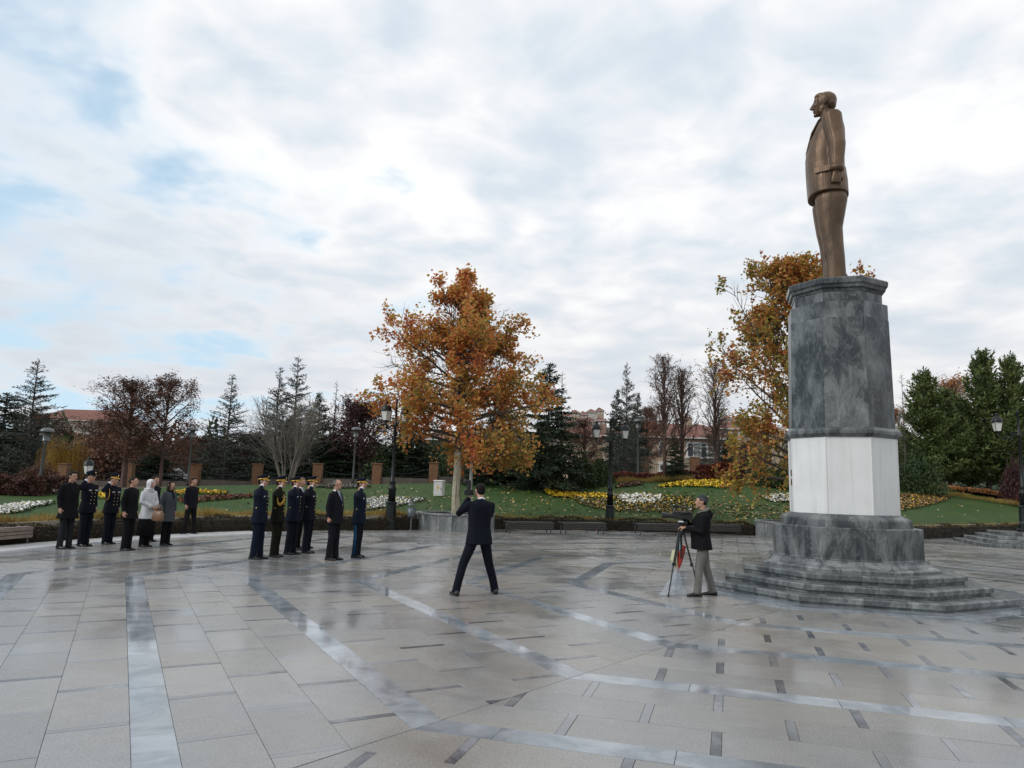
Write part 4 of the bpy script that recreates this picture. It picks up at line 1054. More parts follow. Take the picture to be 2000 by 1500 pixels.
def ornate_lamp(px, py, Y, H, arm_ang, label, arms=(1, -1), arm=.66, s=1.0, base=None, group='old style lantern lamps'):
    p = base or (gp(px, py) if Y is None else atY(px, Y)); e = empty('street_lamp', p, arm_ang); tag(e, label, 'lamp', group)
    b = MB(); b.lathe([(.30 * s, 0), (.30 * s, .10), (.275 * s, .13), (.275 * s, .30), (.235 * s, .36), (.21 * s, .42), (.19 * s, .95), (.215 * s, .98), (.215 * s, 1.03), (.17 * s, 1.07)], 12)
    b.build('base', M['iron'], e)
    b = MB(); b.lathe([(.15 * s, 1.05), (.135 * s, 1.5), (.16 * s, 1.53), (.16 * s, 1.58), (.12 * s, 1.62), (.11 * s, 1.78), (.125 * s, 1.80), (.08 * s, 1.86), (.066 * s, 2.6), (.055 * s, H - 1.15), (.085 * s, H - 1.12), (.085 * s, H - 1.05), (.05 * s, H - 1.0), (.042 * s, H - .12), (.06 * s, H - .10), (.03 * s, H - .04), (.01 * s, H)], 12)
    b.build('post', M['iron'], e, smooth=True)
    for sg in arms:
        a = MB(); z0 = H - 1.0
        a.tube([(0, 0, z0 - .12), (sg * .12, 0, z0 - .05), (sg * .28, 0, z0 - .12), (sg * .42, 0, z0 - .22), (sg * (arm - .06), 0, z0 - .20), (sg * arm, 0, z0 - .10), (sg * arm, 0, z0 - .02)], .022 * s, 7)
        sp = [(sg * (.24 + .115 * (1 - k / 16) * math.cos(k * .75)), 0, z0 - .02 + .115 * (1 - k / 16) * math.sin(k * .75)) for k in range(14)]
        a.tube(sp, .018 * s, 6)
        a.tube([(0, 0, z0 - .30), (sg * .14, 0, z0 - .32), (sg * .30, 0, z0 - .22)], .016 * s, 6)
        sp = [(sg * (.50 + .07 * (1 - k / 12) * math.cos(k * .8 + 2)), 0, z0 - .13 + .07 * (1 - k / 12) * math.sin(k * .8 + 2)) for k in range(10)]
        a.tube(sp, .014 * s, 6)
        a.build('arm', M['iron'], e, smooth=True)
        lantern(e, (sg * arm, 0, z0 + .05), s * .98)
    return e
ornate_lamp(762, 1034, None, 5.05, R_(-118), 'black cast iron lamp with a lantern against the left edge of the orange tree', arm=.62)
ornate_lamp(1191, 1034, None, 5.0, R_(4), 'black double lantern lamp standing alone before the mixed flower bed', arm=.66)
q = gp(157, 1054); e = empty('street_lamp', q, R_(60)); tag(e, 'small black lantern lamp behind the first saluting officer on the left', 'lamp')
b = MB(); b.lathe([(.13, 0), (.13, .10), (.09, .14), (.08, .45), (.055, .50), (.032, .56), (.028, 1.6), (.04, 1.63), (.04, 1.67)], 12); b.build('post', M['iron'], e, smooth=True)
lantern(e, (0, 0, 1.74), .60)

def dome_light(px, Y, top, label, lean=0.0):
    p = atY(px, Y); H = at(px, top, Y).z - p.z; e = empty('park_light', p); tag(e, label, 'lamp', 'round topped park lights'); e.rotation_euler = (0, lean, 0)
    b = MB(); b.lathe([(.075, -.1), (.07, .5), (.05, H - .75), (.07, H - .72), (.07, H - .66), (.03, H - .64)], 10); b.build('post', M['grey_metal'], e, smooth=True)
    b = MB(); b.lathe([(.07, H - .66), (.17, H - .60), (.15, H - .58), (.13, H - .2), (.15, H - .18)], 12); b.build('diffuser', M['smoke'], e, smooth=True)
    b = MB(); b.lathe([(.30, H - .20), (.31, H - .17), (.27, H - .08), (.15, H - .01), (.02, H)], 16); b.build('cap', M['grey_metal'], e, smooth=True)
M['smoke'] = bsdf('smoked_plastic', (.10, .10, .10), .2)[0]
dome_light(74, 33, 835, 'round topped park light before the golden willow', R_(2.0))
dome_light(366, 42, 834, 'round topped park light behind the young man standing apart')
dome_light(689, 44, 834, 'round topped park light behind the right saluting officer')
dome_light(1007, 46, 858, 'short round topped park light under the right of the orange crown')
dome_light(1246, 46, 818, 'round topped park light before the beige house')
dome_light(950, 48, 862, 'short round topped park light under the orange crown behind the white pole')

# lamp on the stepped plinth at the right edge
pr = at(1994, 1036, 29.6); z0 = .56
pl = empty('stepped_plinth', (pr.x + .15, pr.y, 0)); tag(pl, 'grey stepped stone plinth under the right-hand lamp', 'plinth')
for i in range(4):
    hx = 2.75 - .45 * i
    mb = MB(); mb.box((0, 0, .07 + .14 * i), (hx * 1.5, hx * 1.5, .138), R_(-17), bev=.01); mb.build('step_stone', M['step'], pl)
ornate_lamp(0, 0, None, 5.0, R_(-10), 'black lantern lamp on the stepped plinth at the right edge', base=Vector((pr.x + .2, pr.y, z0)), arm=.80)

# pole with round floodlight
p = atY(917, 31.4); H = at(917, 850, 31.4).z - p.z
e = empty('floodlight_pole', p); tag(e, 'white pole with one round floodlight left of the photographer', 'pole')
b = MB(); b.lathe([(.075, -.1), (.07, .2), (.055, H)], 10); b.build('post', M['pale_metal'], e, smooth=True)
b = MB(); b.tube([(.0, 0, H - .75), (.12, -.05, H - .62), (.2, -.1, H - .55)], .03, 6); b.build('bracket', M['pale_metal'], e)
fl = MB(); c_ = Vector((.30, -.16, H - .47)); ax = Vector((.35, -.9, -.15)).normalized()
fl.tube([c_ - ax * .10, c_ - ax * .03, c_ + ax * .05], [.12, .20, .215], 18); fo = fl.build('floodlight', M['pale_metal'], e, smooth=False)
fl = MB(); fl.tube([c_ + ax * .051, c_ + ax * .056], [.185, .18], 18); fl.build('lens', M['lglass'], fo)
# electrical cabinet
p = tp(857, 969); e = empty('electrical_cabinet', p, R_(-14)); tag(e, 'white electrical cabinet with a yellow warning mark left of the orange tree trunk', 'cabinet')
M['cab'] = simple('cabinet_white', (.60, .60, .57), .45, var=.1, scale=4)
W_, D_, H_ = .46, .40, .74
b = MB(); b.box((0, 0, H_ / 2), (W_, D_, H_), bev=.01); b.build('body', M['cab'], e)
b = MB(); b.box((0, 0, H_ + .04), (W_ + .07, D_ + .07, .075), bev=.02, taper=.92); b.build('lid', M['cab'], e)
b = MB(); b.box((-.01, -D_ / 2 - .006, H_ / 2), (W_ - .07, .012, H_ - .1), bev=.003); b.build('door', M['cab'], e)
M['warn'] = simple('warning_yellow', (.72, .36, .02), .5, var=.05)
b = MB(); b.box((0.0, -D_ / 2 - .014, .44), (.085, .006, .15)); b.build('warning_mark', M['warn'], e)
b = MB(); b.box((.17, -D_ / 2 - .018, .36), (.02, .015, .09), bev=.003); b.build('handle', M['iron'], e)
# litter bin
p = gp(802, 1036); e = empty('litter_bin', p); tag(e, 'small grey litter bin on a thin post left of the round stone planter', 'bin')
b = MB(); b.lathe([(.09, 0), (.09, .015), (.028, .02), (.028, .52)], 10); b.build('post', M['grey_metal'], e)
b = MB(); b.lathe([(.13, .50), (.15, .53), (.165, .86), (.15, .86), (.14, .82)], 16); b.build('bucket', simple('bin_blue_grey', (.10, .12, .135), .4, .3), e, smooth=True)
b = MB(); b.lathe([(.17, .92), (.175, .95), (.12, 1.02), (.03, 1.06)], 16); b.build('lid', M['grey_metal'], e, smooth=True)
b = MB()
for k in range(3): a = k * 2.1; b.tube([(.155 * math.cos(a), .155 * math.sin(a), .8), (.155 * math.cos(a), .155 * math.sin(a), .94)], .008, 5)
b.build('bracket', M['grey_metal'], e)
# small lawn floodlights
M['lawnlamp'] = simple('pale_green_fitting', (.35, .42, .40), .4)
for px, py, lb in ((1156, 941, 'small white lawn floodlight left of the double lamp'), (1470, 934, 'small green lawn floodlight below the red hedge'), (1526, 934, 'small green lawn floodlight left of the white panels'), (1079, 945, 'small low lawn floodlight at the foot of the big spruce')):
    p = tp(px, py); e = empty('lawn_floodlight', p); tag(e, lb, 'floodlight', 'small floodlights on the lawn')
    b = MB(); b.box((0, 0, .05), (.12, .12, .14)); b.build('foot', M['grey_metal'], e); b = MB(); b.box((0, 0, .17), (.38, .16, .12), bev=.02); b.build('lamp_head', M['cab'] if px == 1156 else M['lawnlamp'], e)

# ------------------------------------------------------------------ benches
M['slat'] = simple('weathered_bench_slat', (.20, .155, .13), .5, var=.25, scale=4)
M['slat_dark'] = simple('dark_wet_bench_slat', (.035, .032, .03), .3, var=.2)
M['bench_leg'] = simple('bench_cast_leg', (.10, .105, .10), .4, .5)
def bench(p0, p1, label, sl, back=True):
    d = (p1 - p0); L = d.length; c = (p0 + p1) / 2; a = math.atan2(d.y, d.x)
    e = empty('park_bench', (c.x, c.y, 0), a); tag(e, label, 'bench', 'benches along the hedge')
    for k in range(5):
        b = MB(); b.box((0, -.20 + .10 * k, .43), (L, .078, .03), bev=.006); b.build('seat_slat', sl, e)
    for k in range(3):
        b = MB(); b.box((0, -.255, .385 - .085 * k), (L, .028, .072), bev=.006); b.build('front_slat', sl, e)
    for sx in (-1, 1):
        b = MB(); x = sx * (L / 2 - .12)
        b.tube([(x, -.26, 0), (x, -.22, .22), (x, -.24, .40)], .022, 6); b.tube([(x, .22, 0), (x, .20, .22), (x, .22, .40)], .022, 6); b.tube([(x, -.24, .395), (x, .24, .395)], .018, 6)
        b.build('leg', M['bench_leg'], e, smooth=True)
def wall_pt(px, py): q = gp(px, py); return q
bench(gp(986, 1041), gp(1077, 1042), 'dark park bench right of the round stone planter', M['slat_dark'])
bench(gp(1094, 1042), gp(1178, 1042.5), 'dark park bench left of the double lamp post', M['slat_dark'])
bench(gp(1240, 1043.5), gp(1330, 1044.5), 'dark park bench right of the double lamp post', M['slat_dark'])
bench(gp(1352, 1045), gp(1440, 1046), 'dark park bench behind the cameraman', M['slat_dark'])
bench(gp(-62, 1073), gp(42, 1063), 'weathered brown slatted bench cut by the left edge', M['slat'])

# ------------------------------------------------------------------ fence with brick pillars
def brick_mat():
    m, t, b = bsdf('ochre_brick', (.2, .1, .05), .8)
    n = t.nodes.new('ShaderNodeTexBrick'); n.inputs['Scale'].default_value = 4.2; n.inputs['Color1'].default_value = (.22, .105, .045, 1); n.inputs['Color2'].default_value = (.14, .065, .035, 1); n.inputs['Mortar'].default_value = (.17, .12, .07, 1); n.inputs['Mortar Size'].default_value = .012
    mp = t.nodes.new('ShaderNodeMapping'); mp.inputs['Rotation'].default_value = (R_(90), 0, 0); lk(t, objco(t), mp.inputs[0]); lk(t, mp.outputs[0], n.inputs[0]); lk(t, n.outputs[0], b.inputs['Base Color']); return m
M['brick'] = brick_mat()
M['low_wall'] = simple('fence_wall', (.10, .085, .07), .85, var=.3, scale=2)
def fence(pill, Y, label, tops, extra=()):
    o0 = atY(pill[0], Y); e = empty('iron_fence', o0); tag(e, label, 'fence'); P_ = []
    for px in pill:
        q = atY(px, Y); P_.append((q, at(px, np.interp(px, [t[0] for t in tops], [t[1] for t in tops]), Y).z))
    for q, zt in P_:
        l = q - o0; h = zt - q.z
        b = MB(); b.box((l.x, l.y, l.z + h / 2 - .3), (.0119 * Y, .45, h + .5), bev=.01); pp = b.build('brick_pillar', M['brick'], e)
        b = MB(); b.box((l.x, l.y, l.z + h - .02), (.0119 * Y + .08, .53, .07), bev=.01); b.build('pillar_cap', M['brick'], pp)
    for (q, z1), (q2, z2) in zip(P_[:-1], P_[1:]):
        a, b_ = q - o0, q2 - o0; d = b_ - a; L = d.length; d.normalize(); a = a + d * .3; b_ = b_ - d * .3; L -= .6
        h = min(z1 - q.z, z2 - q2.z) - .35; n = int(L / .16)
        w_ = MB(); c = (a + b_) / 2; w_.box((c.x, c.y, c.z + .02), (L, .25, .7), math.atan2(d.y, d.x)); w_.build('low_wall', M['low_wall'], e)
        rl = MB(); rl.tube([a + Vector((0, 0, .42)), b_ + Vector((0, 0, .42))], .02, 4); rl.build('rail', M['iron'], e)
        arc = [a + (b_ - a) * (k / 10) + Vector((0, 0, h - .05 - .28 * math.sin(PI * k / 10))) for k in range(11)]
        rl = MB(); rl.tube(arc, .022, 4); rl.build('rail', M['iron'], e)
        br = MB()
        for k in range(1, n):
            p_ = a + (b_ - a) * (k / n); br.tube([p_ + Vector((0, 0, .3)), p_ + Vector((0, 0, h + .10 - .28 * math.sin(PI * k / n)))], .013, 3)
        br.build('bars', M['iron'], e)['kind'] = 'stuff'
fence([-20, 122, 249, 379, 501, 619, 735, 846, 960, 1075], 46, 'long black iron fence with ochre brick pillars behind the people and the orange tree', [(-20, 905), (249, 906), (500, 906), (735, 905), (846, 903), (1075, 898)])
fence([1160, 1259, 1357, 1455, 1560], 58, 'black iron fence with brick pillars before the beige house', [(1160, 897), (1259, 894), (1357, 893), (1560, 893)])

# ------------------------------------------------------------------ houses
def tile_mat():
    m, t, b = bsdf('red_roof_tiles', (.19, .075, .05), .75)
    wv = t.nodes.new('ShaderNodeTexWave'); wv.inputs['Scale'].default_value = 3.0; wv.inputs['Distortion'].default_value = .6; lk(t, objco(t), wv.inputs[0])
    c = mix(t, ramp(t, wv.outputs['Fac'], [(.2, 0), (.8, 1)]), (.13, .055, .04), (.24, .095, .065)); c = mix(t, 1.0, c, ramp(t, noise(t, objco(t), 1.3, 5, .7), [(.3, .75), (.7, 1.2)]), 'MULTIPLY'); lk(t, c, b.inputs['Base Color']); return m
M['roof'] = tile_mat()
M['wall_beige'] = simple('beige_render', (.42, .33, .24), .85, var=.08, scale=.6)
M['wall_rose'] = simple('rose_render', (.36, .24, .19), .85, var=.08, scale=.6)
M['wall_cream'] = simple('cream_render', (.52, .45, .30), .85, var=.08, scale=.6)
M['wall_pale'] = simple('pale_render', (.50, .48, .44), .85, var=.08, scale=.6)
M['frame_w'] = simple('white_window_frame', (.70, .70, .68), .5, var=.03)
M['pane'] = bsdf('window_pane', (.05, .06, .07), .05)[0]
M['pane_c'] = bsdf('curtained_pane', (.30, .32, .31), .15)[0]
M['terracotta'] = simple('terracotta_chimney', (.36, .11, .06), .8)
def house(px0, px1, Y, eave, ridge, label, wallm, wins, name='house', depth=9.0, ang=0.0, extra=None, rise=None, hip=2.5):
    a, b_ = at(px0, eave, Y), at(px1, eave, Y); g = min(tz(a.x, Y), tz(b_.x, Y)) - 1.5; c = (a + b_) / 2; W = b_.x - a.x; ze = c.z; zr = at((px0 + px1) / 2, ridge, Y + depth / 2).z
    sl = math.atan2(b_.y - a.y, b_.x - a.x)
    e = empty(name, (c.x, Y, g), ang); tag(e, label, 'house' if name == 'house' else 'building')
    h = ze - g; b = MB(); b.box((0, depth / 2, h / 2), (W, depth, h)); wl = b.build('wall', wallm, e)
    o = .45; r = MB(); hr = zr - g
    r.rings([[(-W / 2 - o, -o, h), (W / 2 + o, -o, h), (W / 2 + o, depth + o, h), (-W / 2 - o, depth + o, h)], [(-W / 2 - o, -o, h + .12), (W / 2 + o, -o, h + .12), (W / 2 + o, depth + o, h + .12), (-W / 2 - o, depth + o, h + .12)],
             [(-W / 2 + hip, depth / 2 - .05, hr), (W / 2 - hip, depth / 2 - .05, hr), (W / 2 - hip, depth / 2 + .05, hr), (-W / 2 + hip, depth / 2 + .05, hr)]])
    rf = r.build('roof', M['roof'], e)
    gt = MB(); gt.box((0, -o - .06, h + .06), (W + 2 * o, .12, .14)); gt.build('gutter', M['frame_w'], rf)
    for (wx0, wx1, wy0, wy1, cols, pm) in wins:
        p0, p1 = at(wx0, wy1, Y), at(wx1, wy0, Y); x0, x1 = p0.x - c.x, p1.x - c.x; z0_, z1_ = p0.z - g, p1.z - g
        fr = MB(); t_ = .20
        fr.box(((x0 + x1) / 2, -.03, z1_ - t_ / 2), (x1 - x0, .12, t_)); fr.box(((x0 + x1) / 2, -.05, z0_ + t_ / 2), (x1 - x0 + .15, .2, t_))
        for x in (x0 + t_ / 2, x1 - t_ / 2): fr.box((x, -.03, (z0_ + z1_) / 2), (t_, .118, z1_ - z0_ - 2 * t_))
        for k in range(1, cols): x = x0 + (x1 - x0) * k / cols; fr.box((x, -.025, (z0_ + z1_) / 2), (.09, .10, z1_ - z0_ - 2 * t_))
        if cols > 1: fr.box(((x0 + x1) / 2, -.02, z0_ + (z1_ - z0_) * .72), (x1 - x0 - 2 * t_, .09, .07))
        wn = fr.build('window', M['frame_w'], e)
        for k in range(cols):
            xa = x0 + (x1 - x0) * k / cols; xb = x0 + (x1 - x0) * (k + 1) / cols
            pn = MB(); pn.box(((xa + xb) / 2, -.004, (z0_ + z1_) / 2), (xb - xa - .04, .012, z1_ - z0_ - .1)); pn.build('pane', M['pane_c'] if (k + int(wx0)) % 3 == 0 and pm else M['pane'], wn)
    return e, c, g, h, hr, W, depth
e, c, g, h, hr, W, dp = house(1186, 1440, 78, 856, 828, 'beige house with a red tiled roof behind the fence right of the double lamp', M['wall_beige'],
    [(1285, 1299, 862, 889, 1, 1), (1340, 1383, 864, 895, 3, 1), (1389, 1410, 864, 895, 2, 1), (1286, 1310, 903, 922, 2, 0), (1420, 1436, 866, 893, 1, 0)])
b = MB(); x = at(1265, 850, 78).x - c.x; b.tube([(x, -.12, .5), (x, -.12, h - .1)], .13, 8); b.build('downpipe', M['terracotta'], e)
b = MB(); x = at(1265, 850, 80).x - c.x; b.box((x, 3, h + 1.0), (1.9, 2.2, 1.9)); b.build('dormer', M['terracotta'], e)
b = MB(); x = at(1352, 850, 80).x - c.x; b.box((x, 4, hr + .2), (.8, .6, 1.2)); b.build('chimney', M['wall_beige'], e)
house(1112, 1182, 82, 853, 829, 'plain beige house wing with a brown-red roof behind bare trees left of the double lamp', M['wall_beige'], [(1150, 1160, 884, 905, 1, 0)], hip=1.5)
e, c, g, h, hr, W, dp = house(150, 262, 74, 868, 845, 'rose coloured house with one white framed window behind the saluting officers of the left group', M['wall_rose'], [(197, 229, 906, 930, 2, 0), (160, 180, 880, 900, 2, 0)], hip=2)
house(84, 118, 92, 853, 838, 'narrow cream building seen through the golden willow', M['wall_cream'], [(98, 108, 862, 884, 1, 0), (90, 108, 893, 915, 2, 1)], hip=1, depth=6)
house(812, 900, 80, 860, 842, 'beige house glimpsed under the orange crown behind the fence', M['wall_rose'], [(854, 877, 878, 903, 2, 1), (820, 838, 878, 903, 2, 0)], hip=2)
house(66, 240, 165, 822, 800, 'long pale apartment block with a red roof far away on the left', M['wall_pale'], [(x, x + 9, 829, 838, 1, 0) for x in range(80, 236, 16)], name='apartment_block', depth=12, hip=3)
house(330, 420, 120, 868, 855, 'pale house glimpsed through the trees behind the park light', M['wall_cream'], [(340, 352, 876, 890, 1, 0), (365, 377, 876, 890, 1, 0), (395, 407, 876, 890, 1, 0)], hip=2)
house(1405, 1530, 125, 840, 824, 'far pale house with small windows above the beige house', M['wall_beige'], [(x, x + 8, 828 + 16, 852, 1, 0) for x in range(1412, 1526, 15)], hip=2)
hs = [(1106, 806, 260, 'P', 'on the hill, touching the big dark spruce'), (1124, 800, 300, 'B', 'on the ridge, second from the big dark spruce'), (1140, 803, 310, 'R', 'on the ridge above the beige house wing'), (1156, 799, 320, 'P', 'highest on the ridge above the left lantern'),
      (1172, 796, 330, 'B', 'on the ridge just left of the spruce spires'), (1112, 820, 230, 'R', 'halfway down the hill beside the big dark spruce'), (1132, 818, 240, 'P', 'halfway down the hill between two other roofs'), (1152, 815, 250, 'B', 'halfway down the hill above the double lamp'), (1174, 814, 260, 'R', 'halfway down the hill, nearest to the spruce spires'),
      (1112, 836, 170, 'P', 'at the foot of the hill behind the beige wing, left'), (1146, 835, 180, 'B', 'at the foot of the hill behind the beige wing, right'), (1275, 806, 300, 'P', 'on the hill between the spires and the bare upright trees'), (1425, 812, 300, 'P', 'on the hill left of the olive plane tree')]
rr_ = random.Random(9)
for px, py, Y, wc, wh in hs:
    wd = rr_.uniform(9, 14) * 300 / Y * .55 + 3; hh_ = 2100 / Y
    house(px - wd, px + wd, Y, py + hh_, py, 'far red roofed ' + {'P': 'pale', 'B': 'beige', 'R': 'rose'}[wc] + ' house ' + wh, {'P': M['wall_pale'], 'B': M['wall_beige'], 'R': M['wall_rose']}[wc], [(px - wd * .5, px - wd * .5 + 3, py + hh_ + 2, py + hh_ + 6, 1, 0), (px + wd * .3, px + wd * .3 + 3, py + hh_ + 2, py + hh_ + 6, 1, 0)], depth=8, hip=2)

# ------------------------------------------------------------------ cars behind the fence
M['car_white'] = bsdf('car_paint_white', (.62, .64, .66), .25)[0]; M['car_silver'] = bsdf('car_paint_silver', (.35, .38, .40), .25, .5)[0]
M['tyre'] = bsdf('tyre_rubber', (.02, .02, .02), .8)[0]; M['carglass'] = bsdf('car_glass', (.02, .025, .03), .05)[0]
def car(px, Y, ang, pm, label):
    p = atY(px, Y); e = empty('parked_car', (p.x, p.y, p.z), ang); tag(e, label, 'car', 'cars parked beyond the fence')
    prof = [(-2.1, .35), (-2.15, .75), (-1.95, .92), (-1.5, .98), (-1.0, 1.42), (.4, 1.46), (1.05, 1.02), (1.95, .88), (2.15, .65), (2.12, .35)]
    b = MB(); b.rings([[(x, y, z) for x, z in prof] for y in (-.84,)] + [[(x * .99, yy, z) for x, z in prof] for yy in (.84,)]); b.build('body', pm, e)
    g_ = MB(); g_.rings([[(-1.32, s, 1.02), (-.95, s, 1.37), (.36, s, 1.40), (.86, s, 1.04)] for s in (-.853, .853)]); g_.build('window', M['carglass'], e)
    for x in (-1.3, 1.3):
        for s in (-1, 1):
            t_ = MB(); t_.tube([(x, s * .72, .32), (x, s * .88, .32)], .32, 14); w_ = t_.build('wheel', M['tyre'], e); t_ = MB(); t_.tube([(x, s * .885, .32), (x, s * .895, .32)], .19, 10); t_.build('rim', M['car_silver'], w_)
car(330, 66, R_(4), M['car_white'], 'white parked car seen through the fence behind the broad brown tree')
car(455, 66, R_(-3), M['car_white'], 'white parked car seen through the fence under the brownish cedar')
car(722, 66, R_(8), M['car_silver'], 'silver parked car seen through the fence left of the left lamp')
car(872, 65, R_(-6), M['car_silver'], 'silver parked car seen through the fence behind the white cabinet')
# far wood on the hillside
r = np.random.default_rng(300); n = 22000
px = r.uniform(-700, 2700, n); Y = r.uniform(95, 330, n); X = (px - 1000) / 1400 * Y
tid = r.integers(0, 620, n); tx = r.uniform(-700, 2700, 620); tY = 100 + 240 * r.uniform(0, 1, 620) ** .8; hgt = r.uniform(4, 9, 620); X0 = (tx - 1000) / 1400 * tY
v = shrub_pts(r, n); base_ = terrain(X0, tY)
Pp = np.stack([X0[tid] + v[:, 0] * hgt[tid] * .42, tY[tid] + v[:, 1] * hgt[tid] * .42, base_[tid] + v[:, 2] * hgt[tid]], 1)
V, F = leafquads(Pp, 1.15, r, up=.2)
o = link('distant_wood', np_mesh('distant_wood', V, F, [M['brownleaf'], M['green'], M['spruce'], M['redbrown']], fm=(tid % 4), colors=r.uniform(0, 1, n))); tag(o, 'mixed brown and green trees covering the far slopes', 'wood', kind='stuff')
# ------------------------------------------------------------------ people
def fuse(mb, voxel, iters=3, ratio=None, smooth_f=.5):
    me = bpy.data.meshes.new('tmp'); me.from_pydata(mb.v, [], mb.f); me.update()
    o = bpy.data.objects.new('tmp', me); COL.objects.link(o)
    bm_ = bmesh.new(); bm_.from_mesh(me); bmesh.ops.recalc_face_normals(bm_, faces=bm_.faces); bm_.to_mesh(me); bm_.free()
    r = o.modifiers.new('r', 'REMESH'); r.mode = 'VOXEL'; r.voxel_size = voxel; r.use_smooth_shade = True
    if iters: s = o.modifiers.new('s', 'SMOOTH'); s.iterations = iters; s.factor = smooth_f
    if ratio: d = o.modifiers.new('d', 'DECIMATE'); d.ratio = ratio
    dg = bpy.context.evaluated_depsgraph_get(); ev = o.evaluated_get(dg)
    out = bpy.data.meshes.new_from_object(ev, depsgraph=dg)
    bpy.data.objects.remove(o); bpy.data.meshes.remove(me)
    out.polygons.foreach_set('use_smooth', [True] * len(out.polygons)); out.materials.clear()
    return out
def V3(*a): return Vector(a)
def elring(c, rx, ry, z, n=32, p=2.3, yaw=0.0):
    out = []
    for k in range(n):
        a = 2 * PI * k / n; ca, sa = math.cos(a), math.sin(a)
        x = rx * math.copysign(abs(ca) ** (2 / p), ca); y = ry * math.copysign(abs(sa) ** (2 / p), sa)
        out.append((c[0] + x * math.cos(yaw) - y * math.sin(yaw), c[1] + x * math.sin(yaw) + y * math.cos(yaw), z))
    return out
def hand(mb, wr, d, palm, curl=.35, s=1.0, splay=.06):
    """wr wrist, d direction of the hand, palm = direction the palm faces; the thumb leaves the side"""
    d = Vector(d).normalized(); palm = Vector(palm); palm = (palm - d * palm.dot(d)).normalized(); side = d.cross(palm).normalized()
    wr = Vector(wr)
    mb.tube([wr - d * .03 * s, wr + d * .02 * s, wr + d * .055 * s, wr + d * .088 * s], [(.021 * s, .029 * s), (.019 * s, .034 * s), (.018 * s, .042 * s), (.014 * s, .040 * s)], 10, up=palm)
    for i, L in enumerate((.066, .076, .072, .056)):
        y = (.030 - .020 * i) * s; b = wr + d * (.078 * s) + side * y; dd = (d + side * (splay * (1.5 - i))).normalized(); pts = [b]
        for seg in range(3):
            c = curl * (1.0 + .15 * i); ax = dd.cross(palm); dd = (dd * math.cos(c) + palm * math.sin(c)).normalized() if True else dd
            pp = (palm * math.cos(c) - d * math.sin(c)); b = b + dd * L * s * (.45, .32, .27)[seg]; pts.append(b)
        mb.tube(pts, [.0098 * s, .0094 * s, .0088 * s, .0072 * s], 7)
    tb = wr + d * .022 * s + side * .026 * s; t1 = tb + (side * .8 + d * .6 + palm * .3).normalized() * .034 * s
    t2 = t1 + (side * .25 + d * .85 + palm * .55 * (1 + curl)).normalized() * .032 * s; t3 = t2 + (d * .85 + palm * (.4 + curl) - side * .15).normalized() * .024 * s
    mb.tube([tb - side * .01 * s, t1, t2, t3], [.014 * s, .0125 * s, .011 * s, .0085 * s], 7)

def head(mb, c, yaw, pitch=0.0, fem=False, s=1.0):
    """c = centre of the skull"""
    Rm = Matrix.Rotation(yaw, 3, 'Z') @ Matrix.Rotation(-pitch, 3, 'Y'); c = Vector(c)
    def T(mm):
        mm.v = [tuple(c + Rm @ (Vector(v) * s)) for v in mm.v]; o = len(mb.v); mb.v += mm.v; mb.f += [tuple(i + o for i in f) for f in mm.f]; mb.m += [0] * len(mm.f)
    m = MB(); m.ball((-.008, 0, .018), (.094, .074, .094), 18, 12); T(m)
    m = MB(); m.tube([(.052, 0, .055), (.063, 0, .02), (.060, 0, -.03), (.054, 0, -.075), (.050, 0, -.105)], [(.030, .058), (.029, .060), (.032, .055), (.033, .042), (.024, .026)], 14, up=(1, 0, 0)); T(m)
    m = MB(); m.tube([(.0, 0, -.02), (.012, 0, -.06), (.03, 0, -.092)], [(.060, .066), (.055, .060), (.042, .045)], 14, up=(1, 0, 0)); T(m)
    m = MB(); m.tube([(.083, 0, .022), (.100, 0, -.008), (.113, 0, -.030), (.098, 0, -.040)], [.009, .0105, .014, .010], 8); T(m)
    for sy in (-1, 1):
        m = MB(); m.ball((.099, sy * .010, -.034), .009, 8, 5); T(m)
        m = MB(); m.tube([(.080, sy * .010, .032), (.081, sy * .030, .037), (.066, sy * .052, .028)], .009, 6); T(m)
        m = MB(); m.ball((.072, sy * .034, -.018), (.020, .022, .018), 8, 6); T(m)
        m = MB(); m.tube([(.0, sy * .074, .022), (-.008, sy * .084, .012), (-.006, sy * .083, -.012), (.002, sy * .076, -.030)], [(.014, .007), (.018, .009), (.015, .008), (.008, .006)], 8, up=(1, 0, 0)); T(m)
    m = MB(); m.tube([(.084, -.022, -.060), (.091, -.008, -.0575), (.091, .008, -.0575), (.084, .022, -.060)], .0065, 6); T(m)
    m = MB(); m.tube([(.083, -.018, -.070), (.089, 0, -.071), (.083, .018, -.070)], .007, 6); T(m)
    m = MB(); m.ball((.074, 0, -.100), (.019, .022, .016), 8, 6); T(m)
    def P(v): return c + Rm @ (Vector(v) * s)
    return P, Rm

